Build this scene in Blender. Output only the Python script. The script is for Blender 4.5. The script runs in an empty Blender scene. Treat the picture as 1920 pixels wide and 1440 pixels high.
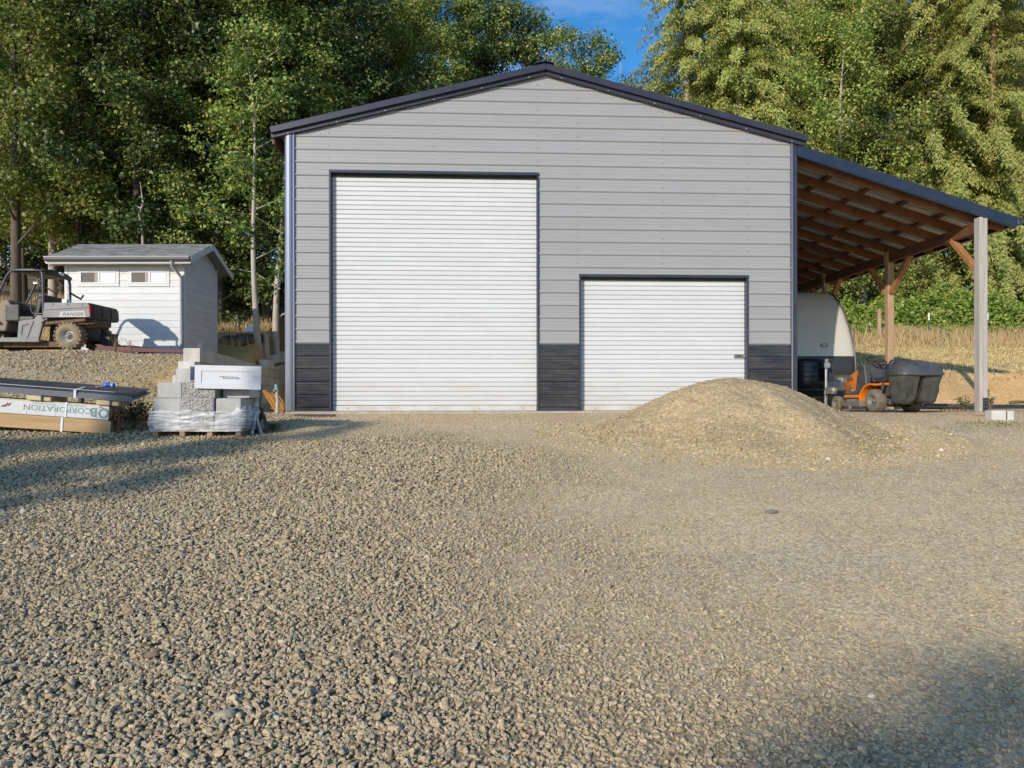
import bpy, bmesh, math, random
import numpy as np
from mathutils import Vector, Matrix, noise as mnoise

random.seed(7)
RNG = np.random.default_rng(11)
SC = bpy.context.scene
COL = SC.collection
R = math.radians

# ------------------------------------------------------------------ camera, sky, sun, exposure
F = 1340.0            # focal length in photograph pixels (1920 wide)
EYE = 1.55
HZ = 750.0            # row of the horizon in the photograph
cam = bpy.data.cameras.new('camera')
cam.sensor_width = 36.0
cam.lens = 36.0 * F / 1920.0
cam.shift_y = (HZ - 720.0) / 1920.0
cam.clip_start = 0.05
cam.clip_end = 2000.0
cam_o = bpy.data.objects.new('camera', cam)
COL.objects.link(cam_o)
cam_o.location = (0, 0, EYE)
cam_o.rotation_euler = (R(90), R(0.08), 0)
SC.camera = cam_o

SUN_AZ, SUN_EL = R(33), R(22)          # azimuth measured from behind the camera towards its left
SX, SY, SZ = -math.sin(SUN_AZ) * math.cos(SUN_EL), -math.cos(SUN_AZ) * math.cos(SUN_EL), math.sin(SUN_EL)
world = bpy.data.worlds.new('World')
SC.world = world
world.use_nodes = True
wn = world.node_tree
wn.nodes.clear()
sky = wn.nodes.new('ShaderNodeTexSky')
sky.sky_type = 'NISHITA'
sky.sun_disc = False
sky.sun_elevation = SUN_EL
sky.sun_rotation = math.atan2(SX, SY)
sky.altitude = 300
sky.air_density = 1.0
sky.dust_density = 0.4
sky.ozone_density = 3.0
bg = wn.nodes.new('ShaderNodeBackground')
bg.inputs['Strength'].default_value = 0.15
wo = wn.nodes.new('ShaderNodeOutputWorld')
# thin wisps of cirrus over the blue
tc = wn.nodes.new('ShaderNodeTexCoord')
mp = wn.nodes.new('ShaderNodeMapping'); mp.inputs['Scale'].default_value = (2.2, 2.2, 9.0)
nz = wn.nodes.new('ShaderNodeTexNoise'); nz.inputs['Scale'].default_value = 1.6; nz.inputs['Detail'].default_value = 7; nz.inputs['Roughness'].default_value = 0.6
cr = wn.nodes.new('ShaderNodeValToRGB')
cr.color_ramp.elements[0].position = 0.52; cr.color_ramp.elements[0].color = (0, 0, 0, 1)
cr.color_ramp.elements[1].position = 0.82; cr.color_ramp.elements[1].color = (0.32, 0.32, 0.32, 1)
mx = wn.nodes.new('ShaderNodeMix'); mx.data_type = 'RGBA'
hs = wn.nodes.new('ShaderNodeHueSaturation'); hs.inputs['Saturation'].default_value = 1.3; hs.inputs['Value'].default_value = 1.15
wn.links.new(tc.outputs['Generated'], mp.inputs['Vector'])
wn.links.new(mp.outputs[0], nz.inputs['Vector'])
wn.links.new(nz.outputs['Fac'], cr.inputs[0])
wn.links.new(cr.outputs[0], mx.inputs[0])
wn.links.new(sky.outputs[0], hs.inputs['Color'])
wn.links.new(hs.outputs[0], mx.inputs[6])
mx.inputs[7].default_value = (7.0, 7.2, 7.6, 1)
wn.links.new(mx.outputs[2], bg.inputs['Color'])
wn.links.new(bg.outputs[0], wo.inputs['Surface'])

sun = bpy.data.lights.new('sun', 'SUN')
sun.energy = 3.8
sun.angle = R(0.53)
sun.color = (1.0, 0.912, 0.79)
sun_o = bpy.data.objects.new('sun', sun)
COL.objects.link(sun_o)
sun_o.rotation_euler = Vector((SX, SY, SZ)).to_track_quat('Z', 'Y').to_euler()
sun_o.location = (-20, -25, 30)

SC.view_settings.view_transform = 'Standard'
SC.view_settings.look = 'None'
SC.view_settings.gamma = 1.0
SC.view_settings.exposure = 0.17
try:
    SC.view_settings.use_curve_mapping = False
except Exception:
    pass
SC.cycles.max_bounces = 6
SC.cycles.diffuse_bounces = 3
SC.cycles.glossy_bounces = 2
SC.cycles.transmission_bounces = 4
SC.cycles.transparent_max_bounces = 6
SC.cycles.use_denoising = True

# ------------------------------------------------------------------ helpers
def P(px, py, Y):
    return Vector(((px - 960.0) / F * Y, Y, EYE + (HZ - py) / F * Y))

def tag(o, label=None, cat=None, group=None, kind=None):
    if label: o['label'] = label
    if cat: o['category'] = cat
    if group: o['group'] = group
    if kind: o['kind'] = kind
    return o

def empty(name, label, cat, loc=(0, 0, 0), rz=0.0, group=None, rot=None):
    o = bpy.data.objects.new(name, None)
    o.empty_display_size = 0.2
    COL.objects.link(o)
    o.location = loc
    o.rotation_euler = rot if rot else (0, 0, rz)
    return tag(o, label, cat, group)

def link_mesh(name, me, mat=None, parent=None):
    o = bpy.data.objects.new(name, me)
    COL.objects.link(o)
    if mat is not None and len(me.materials) == 0:
        me.materials.append(mat)
    if parent is not None:
        o.parent = parent
    return o

def copy_tree(o, parent=None):
    c = o.copy()
    COL.objects.link(c)
    c.parent = parent
    for ch in list(o.children):
        copy_tree(ch, c)
    return c

class MB:
    """Collects shapes into one mesh object."""
    def __init__(self):
        self.v = []; self.f = []; self.s = []
    def add(self, verts, faces, smooth=False):
        n = len(self.v)
        self.v += [tuple(p) for p in verts]
        self.f += [tuple(i + n for i in f) for f in faces]
        self.s += [smooth] * len(faces)
        return self
    def box(self, x0, x1, y0, y1, z0, z1, M=None):
        vs = [Vector(p) for p in ((x0,y0,z0),(x1,y0,z0),(x1,y1,z0),(x0,y1,z0),(x0,y0,z1),(x1,y0,z1),(x1,y1,z1),(x0,y1,z1))]
        if M is not None: vs = [M @ p for p in vs]
        return self.add(vs, [(0,3,2,1),(4,5,6,7),(0,1,5,4),(1,2,6,5),(2,3,7,6),(3,0,4,7)])
    def bar(self, a, b, w, h, up=(0, 0, 1)):
        a, b = Vector(a), Vector(b)
        d = (b - a).normalized()
        up = Vector(up)
        s = d.cross(up)
        if s.length < 1e-4: s = d.cross(Vector((1, 0, 0)))
        s.normalize(); u = s.cross(d).normalized()
        s *= w / 2; u *= h / 2
        vs = [a-s-u, a+s-u, a+s+u, a-s+u, b-s-u, b+s-u, b+s+u, b-s+u]
        return self.add(vs, [(0,1,2,3),(7,6,5,4),(0,4,5,1),(1,5,6,2),(2,6,7,3),(3,7,4,0)])
    def tube(self, pts, r, n=8, smooth=True, caps=True):
        pts = [Vector(p) for p in pts]
        rs = r if isinstance(r, (list, tuple)) else [r] * len(pts)
        vs, fs = [], []
        prev = None
        for i, p in enumerate(pts):
            d = (pts[min(i + 1, len(pts) - 1)] - pts[max(i - 1, 0)]).normalized()
            if prev is None:
                a = d.cross(Vector((0, 0, 1)))
                if a.length < 1e-3: a = d.cross(Vector((0, 1, 0)))
            else:
                a = prev - d * prev.dot(d)
            a.normalize(); prev = a
            b = d.cross(a)
            for k in range(n):
                t = 2 * math.pi * k / n
                vs.append(p + (a * math.cos(t) + b * math.sin(t)) * rs[i])
        for i in range(len(pts) - 1):
            for k in range(n):
                fs.append((i*n+k, i*n+(k+1)%n, (i+1)*n+(k+1)%n, (i+1)*n+k))
        self.add(vs, fs, smooth)
        if caps:
            m = len(pts) - 1
            self.add([vs[k] for k in range(n)], [tuple(range(n))[::-1]])
            self.add([vs[m*n+k] for k in range(n)], [tuple(range(n))])
        return self
    def lathe(self, prof, c, axis='y', n=20, smooth=True):
        """prof: (offset along axis, radius)"""
        c = Vector(c); vs, fs = [], []
        for (a, r) in prof:
            for k in range(n):
                t = 2 * math.pi * k / n
                p, q = r * math.cos(t), r * math.sin(t)
                vs.append(c + (Vector((p, a, q)) if axis == 'y' else Vector((a, p, q)) if axis == 'x' else Vector((p, q, a))))
        for i in range(len(prof) - 1):
            for k in range(n):
                fs.append((i*n+k, i*n+(k+1)%n, (i+1)*n+(k+1)%n, (i+1)*n+k))
        return self.add(vs, fs, smooth)
    def prism(self, poly, axis, a0, a1):
        """extrude a 2-D outline along an axis; poly in the two other axes in x<y<z order"""
        def mk(p, a):
            return (a, p[0], p[1]) if axis == 'x' else (p[0], a, p[1]) if axis == 'y' else (p[0], p[1], a)
        n = len(poly)
        vs = [mk(p, a0) for p in poly] + [mk(p, a1) for p in poly]
        fs = [tuple(range(n)), tuple(range(2*n-1, n-1, -1))]
        fs += [(i, i+n, (i+1)%n+n, (i+1)%n) for i in range(n)]
        return self.add(vs, fs)
    def build(self, name, mat=None, parent=None, bevel=0.0, seg=1, smooth_all=False):
        me = bpy.data.meshes.new(name)
        me.from_pydata(self.v, [], self.f)
        me.polygons.foreach_set('use_smooth', [True]*len(self.f) if smooth_all else self.s)
        bm = bmesh.new(); bm.from_mesh(me)
        bmesh.ops.recalc_face_normals(bm, faces=bm.faces)
        if bevel > 0:
            es = [e for e in bm.edges if len(e.link_faces) == 2 and e.calc_face_angle(0) > 0.6]
            bmesh.ops.bevel(bm, geom=es, offset=bevel, segments=seg, affect='EDGES', profile=0.6, clamp_overlap=True)
        bm.to_mesh(me); bm.free()
        me.update()
        return link_mesh(name, me, mat, parent)

def np_mesh(name, V, Fq, mat=None, parent=None, smooth=False):
    """V (n,3), Fq (m,k) numpy -> object"""
    me = bpy.data.meshes.new(name)
    V = np.asarray(V, np.float32); Fq = np.asarray(Fq, np.int32)
    me.vertices.add(len(V)); me.vertices.foreach_set('co', V.ravel())
    k = Fq.shape[1]
    me.loops.add(Fq.size); me.loops.foreach_set('vertex_index', Fq.ravel())
    me.polygons.add(len(Fq))
    me.polygons.foreach_set('loop_start', np.arange(0, Fq.size, k, dtype=np.int32))
    me.polygons.foreach_set('loop_total', np.full(len(Fq), k, np.int32))
    if smooth: me.polygons.foreach_set('use_smooth', np.ones(len(Fq), bool))
    me.update(calc_edges=True)
    return link_mesh(name, me, mat, parent)

def vnoise(x, y, seed=0):
    """2-D value noise, vectorised, about -1..1"""
    x = np.asarray(x, float); y = np.asarray(y, float)
    xi = np.floor(x).astype(np.int64); yi = np.floor(y).astype(np.int64)
    fx = x - xi; fy = y - yi
    fx = fx*fx*(3-2*fx); fy = fy*fy*(3-2*fy)
    def h(a, b):
        n = (a * 374761393 + b * 668265263 + seed * 974711) & 0x7fffffff
        n = ((n ^ (n >> 13)) * 1274126177) & 0x7fffffff
        n = n ^ (n >> 16)
        return (n & 0xffff) / 32767.5 - 1.0
    return (h(xi, yi)*(1-fx) + h(xi+1, yi)*fx)*(1-fy) + (h(xi, yi+1)*(1-fx) + h(xi+1, yi+1)*fx)*fy

def fbm(x, y, oct=4, seed=0):
    s = 0; a = 1; t = 0
    for i in range(oct):
        s = s + a * vnoise(np.asarray(x) * 2**i, np.asarray(y) * 2**i, seed + i); t += a; a *= 0.5
    return s / t

def sstep(x, a, b):
    t = np.clip((np.asarray(x, float) - a) / (b - a), 0, 1)
    return t*t*(3-2*t)

# ------------------------------------------------------------------ materials
MATS = {}
def pm(name, col, rough=0.6, metal=0.0, var=0.12, vscale=6.0, bump=0.0, bscale=40.0, rnd=0.0, spec=0.5, dirt=None, dscale=2.0, damt=0.5, stretch=None, coat=0.0):
    """Principled material with noise-varied colour, optional bump, dirt patches and per-object variation."""
    m = bpy.data.materials.new(name); m.use_nodes = True
    nt = m.node_tree; b = nt.nodes['Principled BSDF']; L = nt.links
    b.inputs['Roughness'].default_value = rough
    b.inputs['Metallic'].default_value = metal
    b.inputs['Specular IOR Level'].default_value = spec
    if coat: b.inputs['Coat Weight'].default_value = coat
    tcn = nt.nodes.new('ShaderNodeTexCoord')
    vec = tcn.outputs['Object']
    oi = nt.nodes.new('ShaderNodeObjectInfo')
    mpn = nt.nodes.new('ShaderNodeMapping')
    if stretch: mpn.inputs['Scale'].default_value = stretch
    L.new(vec, mpn.inputs['Vector'])
    mulr = nt.nodes.new('ShaderNodeMath'); mulr.operation = 'MULTIPLY'; mulr.inputs[1].default_value = 37.0
    L.new(oi.outputs['Random'], mulr.inputs[0])
    L.new(mulr.outputs[0], mpn.inputs['Location'])
    n1 = nt.nodes.new('ShaderNodeTexNoise'); n1.inputs['Scale'].default_value = vscale; n1.inputs['Detail'].default_value = 5; n1.inputs['Roughness'].default_value = 0.65
    L.new(mpn.outputs[0], n1.inputs['Vector'])
    mr = nt.nodes.new('ShaderNodeMapRange'); mr.inputs[1].default_value = 0.25; mr.inputs[2].default_value = 0.75
    mr.inputs[3].default_value = 1 - var; mr.inputs[4].default_value = 1 + var
    L.new(n1.outputs['Fac'], mr.inputs[0])
    val = mr.outputs[0]
    if rnd:
        mr2 = nt.nodes.new('ShaderNodeMapRange'); mr2.inputs[3].default_value = 1 - rnd; mr2.inputs[4].default_value = 1 + rnd
        L.new(oi.outputs['Random'], mr2.inputs[0])
        mm = nt.nodes.new('ShaderNodeMath'); mm.operation = 'MULTIPLY'
        L.new(val, mm.inputs[0]); L.new(mr2.outputs[0], mm.inputs[1]); val = mm.outputs[0]
    vm = nt.nodes.new('ShaderNodeVectorMath'); vm.operation = 'SCALE'
    vm.inputs[0].default_value = col[:3]
    L.new(val, vm.inputs['Scale'])
    out = vm.outputs[0]
    if dirt:
        n2 = nt.nodes.new('ShaderNodeTexNoise'); n2.inputs['Scale'].default_value = dscale; n2.inputs['Detail'].default_value = 6; n2.inputs['Roughness'].default_value = 0.7
        L.new(mpn.outputs[0], n2.inputs['Vector'])
        mr3 = nt.nodes.new('ShaderNodeMapRange'); mr3.inputs[1].default_value = 0.42; mr3.inputs[2].default_value = 0.68; mr3.inputs[4].default_value = damt
        L.new(n2.outputs['Fac'], mr3.inputs[0])
        mixn = nt.nodes.new('ShaderNodeMix'); mixn.data_type = 'RGBA'
        L.new(mr3.outputs[0], mixn.inputs[0]); L.new(out, mixn.inputs[6]); mixn.inputs[7].default_value = (*dirt, 1)
        out = mixn.outputs[2]
    L.new(out, b.inputs['Base Color'])
    if bump:
        n3 = nt.nodes.new('ShaderNodeTexNoise'); n3.inputs['Scale'].default_value = bscale; n3.inputs['Detail'].default_value = 6
        L.new(mpn.outputs[0], n3.inputs['Vector'])
        bp = nt.nodes.new('ShaderNodeBump'); bp.inputs['Strength'].default_value = bump; bp.inputs['Distance'].default_value = 0.02
        L.new(n3.outputs['Fac'], bp.inputs['Height'])
        L.new(bp.outputs[0], b.inputs['Normal'])
    MATS[name] = m
    return m

def wood(name, c1, c2, grain=(1, 1, 14), rough=0.75, rnd=0.1, knots=True):
    m = bpy.data.materials.new(name); m.use_nodes = True
    nt = m.node_tree; b = nt.nodes['Principled BSDF']; L = nt.links
    b.inputs['Roughness'].default_value = rough
    tcn = nt.nodes.new('ShaderNodeTexCoord'); oi = nt.nodes.new('ShaderNodeObjectInfo')
    mpn = nt.nodes.new('ShaderNodeMapping'); mpn.inputs['Scale'].default_value = grain
    mulr = nt.nodes.new('ShaderNodeMath'); mulr.operation = 'MULTIPLY'; mulr.inputs[1].default_value = 51.0
    L.new(oi.outputs['Random'], mulr.inputs[0]); L.new(mulr.outputs[0], mpn.inputs['Location'])
    L.new(tcn.outputs['Object'], mpn.inputs['Vector'])
    n = nt.nodes.new('ShaderNodeTexNoise'); n.inputs['Scale'].default_value = 1.0; n.inputs['Detail'].default_value = 8; n.inputs['Roughness'].default_value = 0.7
    n.inputs['Distortion'].default_value = 0.6
    L.new(mpn.outputs[0], n.inputs['Vector'])
    r = nt.nodes.new('ShaderNodeValToRGB')
    r.color_ramp.elements[0].position = 0.3; r.color_ramp.elements[0].color = (*c1, 1)
    r.color_ramp.elements[1].position = 0.7; r.color_ramp.elements[1].color = (*c2, 1)
    L.new(n.outputs['Fac'], r.inputs[0])
    h = nt.nodes.new('ShaderNodeHueSaturation')
    mr = nt.nodes.new('ShaderNodeMapRange'); mr.inputs[3].default_value = 1 - rnd; mr.inputs[4].default_value = 1 + rnd
    L.new(oi.outputs['Random'], mr.inputs[0]); L.new(mr.outputs[0], h.inputs['Value'])
    L.new(r.outputs[0], h.inputs['Color']); L.new(h.outputs[0], b.inputs['Base Color'])
    bp = nt.nodes.new('ShaderNodeBump'); bp.inputs['Strength'].default_value = 0.25; bp.inputs['Distance'].default_value = 0.01
    L.new(n.outputs['Fac'], bp.inputs['Height']); L.new(bp.outputs[0], b.inputs['Normal'])
    return m

def leafmat(name, stops, trans=0.35, rough=0.42, bright=1.0):
    m = bpy.data.materials.new(name); m.use_nodes = True
    nt = m.node_tree; nt.nodes.clear(); L = nt.links
    out = nt.nodes.new('ShaderNodeOutputMaterial')
    g = nt.nodes.new('ShaderNodeNewGeometry'); oi = nt.nodes.new('ShaderNodeObjectInfo')
    r = nt.nodes.new('ShaderNodeValToRGB'); r.color_ramp.interpolation = 'LINEAR'
    els = r.color_ramp.elements
    while len(els) < len(stops): els.new(0.5)
    for e, (p, c) in zip(els, stops): e.position = p; e.color = (*c, 1)
    L.new(g.outputs['Random Per Island'], r.inputs[0])
    h = nt.nodes.new('ShaderNodeHueSaturation')
    mr = nt.nodes.new('ShaderNodeMapRange'); mr.inputs[3].default_value = 0.75 * bright; mr.inputs[4].default_value = 1.25 * bright
    mr2 = nt.nodes.new('ShaderNodeMapRange'); mr2.inputs[3].default_value = 0.485; mr2.inputs[4].default_value = 0.51
    L.new(oi.outputs['Random'], mr.inputs[0]); L.new(mr.outputs[0], h.inputs['Value'])
    L.new(oi.outputs['Random'], mr2.inputs[0]); L.new(mr2.outputs[0], h.inputs['Hue'])
    L.new(r.outputs[0], h.inputs['Color'])
    d = nt.nodes.new('ShaderNodeBsdfPrincipled'); d.inputs['Roughness'].default_value = rough; d.inputs['Specular IOR Level'].default_value = 0.35
    t = nt.nodes.new('ShaderNodeBsdfTranslucent')
    L.new(h.outputs[0], d.inputs['Base Color']); L.new(h.outputs[0], t.inputs['Color'])
    mixs = nt.nodes.new('ShaderNodeMixShader'); mixs.inputs[0].default_value = trans
    L.new(d.outputs[0], mixs.inputs[1]); L.new(t.outputs[0], mixs.inputs[2]); L.new(mixs.outputs[0], out.inputs['Surface'])
    return m

# ------------------------------------------------------------------ terrain
WALL_Y0, WALL_X0, WALL_K = 13.5, -5.89, -0.187      # retaining wall: front corner and run
def wall_x(Y):
    return WALL_X0 + WALL_K * (np.asarray(Y, float) - WALL_Y0)
def gz(X, Y):
    X = np.asarray(X, float); Y = np.asarray(Y, float)
    drive = 1.33 - np.logaddexp(0, (12.4 - Y) / 0.35) * 0.35 * 0.103
    drive = np.where(Y < 0, np.maximum(drive, -1.5), drive) - 0.01
    z = drive + 0.012 * fbm(X * 0.7, Y * 0.7, 3, 3) * sstep(Y, 0, 4) + 0.055 * np.clip(-X - 5.0, 0, 4) * sstep(Y, 6, 10)
    # right side: cut bank and dry slope beyond the carport
    rb = np.clip((Y - 17.1 - 0.25 * fbm(X * 0.6, Y * 0, 2, 5)) / 1.3, 0, 1)
    right = 1.33 + 0.85 * rb**0.8 + 0.165 * np.clip(Y - 18.3, 0, 10) + 0.12 * np.clip(Y - 28.3, 0, 40) + 0.03 * fbm(X * 1.3, Y * 1.3, 3, 8) * rb
    wr = sstep(X, 7.4, 9.0)
    wback = sstep(Y, 22, 30)
    wr = np.maximum(wr, wback)
    zr = np.where(Y > 15, z * (1 - wr) + right * wr, z)
    # left side: terrace, bank, forest hill
    top = 2.645 + 0.03 * (Y - 16) + 0.245 * np.clip(Y - 20.5, 0, 30) - 0.10 * sstep(X, -9.5, -8.3) + 0.1 * np.clip(Y - 50, 0, 40) + 0.08 * fbm(X * .5, Y * .5, 3, 9) * sstep(Y, 19, 23)
    foot = 11.75 + 0.35 * fbm(X * 0.5, X * 0 + 3, 2, 21)
    bank = np.clip((Y - foot) / 4.0, 0, 1)
    bank = bank * (1.55 - 0.55 * bank)
    wx = wall_x(Y)
    wl_wall = 1 - sstep(X, wx - 0.50, wx - 0.12)
    wl_front = 1 - sstep(X + 0.25 * fbm(X, Y, 2, 31), -7.1, -5.5)
    k = sstep(Y, WALL_Y0 - 0.1, WALL_Y0 + 0.1)
    wl = wl_front * (1 - k) + wl_wall * k
    wl = np.where(Y > 27, np.maximum(wl, 1 - sstep(X, -2, 6)), wl)
    base = z + 0.05 * fbm(X * 1.5, Y * 1.5, 3, 14) * bank * wl
    zl = base * (1 - bank) + (top + 0.05 * fbm(X * 1.1, Y * 1.1, 3, 15)) * bank
    return np.where(X < 6, zr * (1 - wl) + zl * wl, zr)
def gz1(x, y):
    return float(gz(np.array([x]), np.array([y]))[0])
def hit(px, py, y0=2.0, y1=40.0):
    """where the ray through a photograph pixel meets the ground"""
    Y = np.linspace(y0, y1, 6000)
    X = (px - 960) / F * Y; Z = EYE + (HZ - py) / F * Y
    d = Z - gz(X, Y)
    i = int(np.argmax(d < 0))
    return Vector((X[i], Y[i], gz1(X[i], Y[i])))

# ------------------------------------------------------------------ ground sheet
def axis(a, b, step, lo, hi, grow=1.13, cap=12.0):
    core = list(np.arange(a, b + 1e-6, step))
    s = step; x = b; right = []
    while x < hi: s = min(s * grow, cap); x += s; right.append(x)
    s = step; x = a; left = []
    while x > lo: s = min(s * grow, cap); x -= s; left.append(x)
    return np.array(left[::-1] + core + right)

gx = axis(-11.0, 13.0, 0.085, -140, 140)
gy = axis(1.6, 19.5, 0.075, -60, 190)
GX, GY = np.meshgrid(gx, gy)
GZ = gz(GX, GY)
near = sstep(GY, 0, 2) * (1 - sstep(GY, 19, 22))
GZ = GZ + near * 0.006 * fbm(GX * 9, GY * 9, 3, 40)
V = np.stack([GX.ravel(), GY.ravel(), GZ.ravel()], 1)
nx, ny = len(gx), len(gy)
ii = (np.arange(ny - 1)[:, None] * nx + np.arange(nx - 1)[None, :]).ravel()
FQ = np.stack([ii, ii + 1, ii + nx + 1, ii + nx], 1)

def mixc(a, b, t):
    return a * (1 - t[..., None]) + np.array(b) * t[..., None]
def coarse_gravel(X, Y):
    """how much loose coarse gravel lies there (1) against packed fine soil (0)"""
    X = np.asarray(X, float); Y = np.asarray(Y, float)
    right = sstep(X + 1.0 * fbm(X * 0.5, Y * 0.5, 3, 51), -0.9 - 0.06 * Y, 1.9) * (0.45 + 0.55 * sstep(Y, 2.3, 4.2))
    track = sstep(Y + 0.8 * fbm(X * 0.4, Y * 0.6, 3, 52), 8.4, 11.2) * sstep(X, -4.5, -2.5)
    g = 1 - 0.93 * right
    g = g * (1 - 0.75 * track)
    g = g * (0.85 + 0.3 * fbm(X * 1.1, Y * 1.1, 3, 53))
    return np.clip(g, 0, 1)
C = np.zeros(GX.shape + (3,)); C[:] = (0.135, 0.108, 0.07)  # dark base paints the shade in the gaps between loose stones
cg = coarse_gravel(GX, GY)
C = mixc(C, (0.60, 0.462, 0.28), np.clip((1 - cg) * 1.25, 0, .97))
C = mixc(C, (0.58, 0.40, 0.22), sstep(fbm(GX*0.45, GY*0.7, 4, 67), .05, .55) * (1 - cg) * .6)
C = mixc(C, (0.47, 0.395, 0.28), sstep(fbm(GX*0.5, GY*0.9, 4, 68), .05, .5) * (1 - cg) * .65)
C = mixc(C, (0.58, 0.42, 0.23), sstep(GY, 11.6, 12.6) * (1 - sstep(GY, 13.2, 15)) * 0.7 * sstep(GX, -3.5, -2) * sstep(fbm(GX*1.5, GY*1.5, 3, 61), -0.5, 0.5))
C = mixc(C, (0.30, 0.29, 0.28), sstep(fbm(GX*0.8, GY*1.4, 3, 62), 0.1, 0.5) * 0.6 * (1 - sstep(np.abs(GX - 0.9), 0.3, 1.4)) * (1 - sstep(np.abs(GY - 9.9), 0.4, 1.5)))
# left terrace and bank
tl = (1 - sstep(GX, -6.4, -5.4)) * sstep(GY, 11.4, 12.4)
C = mixc(C, (0.44, 0.35, 0.21), tl)
C = mixc(C, (0.44, 0.32, 0.16), tl * sstep(GX, -8.2, -6.6) * (1 - sstep(GY, 15.5, 17)))
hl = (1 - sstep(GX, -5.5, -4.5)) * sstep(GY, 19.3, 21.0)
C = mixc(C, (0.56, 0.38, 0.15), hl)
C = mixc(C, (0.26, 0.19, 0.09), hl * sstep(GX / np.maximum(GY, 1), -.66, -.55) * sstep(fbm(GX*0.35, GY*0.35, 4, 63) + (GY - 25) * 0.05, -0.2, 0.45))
# right bank and slope
rr = sstep(GX, 6.6, 8.4) * sstep(GY, 16.9, 17.4)
C = mixc(C, (0.56, 0.36, 0.165), rr)
C = mixc(C, (0.50, 0.385, 0.19), rr * sstep(GY + 0.35 * fbm(GX*1.2, GY*1.2, 3, 64), 18.2, 19.4))
C = mixc(C, (0.42, 0.27, 0.12), rr * sstep(GY, 19, 20) * sstep(fbm(GX*0.5, GY*1.3, 4, 65), 0.1, 0.6) * 0.6)
C = mixc(C, (0.16, 0.13, 0.07), sstep(GY, 28.2, 30))
C = C * (1 + 0.16 * fbm(GX * 2.2, GY * 2.2, 4, 66))[..., None]

gmat = bpy.data.materials.new('ground'); gmat.use_nodes = True
nt = gmat.node_tree; b = nt.nodes['Principled BSDF']; L = nt.links
b.inputs['Roughness'].default_value = 0.95; b.inputs['Specular IOR Level'].default_value = 0.15
ca = nt.nodes.new('ShaderNodeVertexColor'); ca.layer_name = 'Col'
tcn = nt.nodes.new('ShaderNodeTexCoord')
vo = nt.nodes.new('ShaderNodeTexVoronoi'); vo.inputs['Scale'].default_value = 56; vo.inputs['Randomness'].default_value = 1
vo2 = nt.nodes.new('ShaderNodeTexVoronoi'); vo2.inputs['Scale'].default_value = 90
no = nt.nodes.new('ShaderNodeTexNoise'); no.inputs['Scale'].default_value = 24; no.inputs['Detail'].default_value = 8; no.inputs['Roughness'].default_value = 0.75
for n_ in (vo, vo2, no): L.new(tcn.outputs['Object'], n_.inputs['Vector'])
mr = nt.nodes.new('ShaderNodeMapRange'); mr.inputs[1].default_value = 0.3; mr.inputs[2].default_value = 0.7; mr.inputs[3].default_value = 0.72; mr.inputs[4].default_value = 1.25
L.new(no.outputs['Fac'], mr.inputs[0])
sep = nt.nodes.new('ShaderNodeSeparateColor'); L.new(vo.outputs['Color'], sep.inputs[0])
mr2 = nt.nodes.new('ShaderNodeMapRange'); mr2.inputs[3].default_value = 0.66; mr2.inputs[4].default_value = 1.28
L.new(sep.outputs[0], mr2.inputs[0])
mm = nt.nodes.new('ShaderNodeMath'); mm.operation = 'MULTIPLY'; L.new(mr.outputs[0], mm.inputs[0]); L.new(mr2.outputs[0], mm.inputs[1])
vm = nt.nodes.new('ShaderNodeVectorMath'); vm.operation = 'SCALE'; L.new(ca.outputs['Color'], vm.inputs[0]); L.new(mm.outputs[0], vm.inputs['Scale'])
L.new(vm.outputs[0], b.inputs['Base Color'])
ad = nt.nodes.new('ShaderNodeMath'); ad.operation = 'ADD'; L.new(vo.outputs['Distance'], ad.inputs[0])
ad2 = nt.nodes.new('ShaderNodeMath'); ad2.operation = 'MULTIPLY_ADD'; ad2.inputs[1].default_value = 0.5; L.new(vo2.outputs['Distance'], ad2.inputs[0]); L.new(no.outputs['Fac'], ad2.inputs[2])
L.new(ad2.outputs[0], ad.inputs[1])
bp = nt.nodes.new('ShaderNodeBump'); bp.inputs['Strength'].default_value = 0.28; bp.inputs['Distance'].default_value = 0.014; bp.invert = True
L.new(ad.outputs[0], bp.inputs['Height']); L.new(bp.outputs[0], b.inputs['Normal'])

def add_col(o, C):
    a = o.data.color_attributes.new('Col', 'FLOAT_COLOR', 'POINT')
    a.data.foreach_set('color', np.concatenate([C.reshape(-1, 3), np.ones((C.reshape(-1, 3).shape[0], 1))], 1).astype(np.float32).ravel())
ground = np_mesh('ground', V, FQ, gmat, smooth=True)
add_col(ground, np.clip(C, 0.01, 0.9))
tag(ground, kind='structure')

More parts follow.
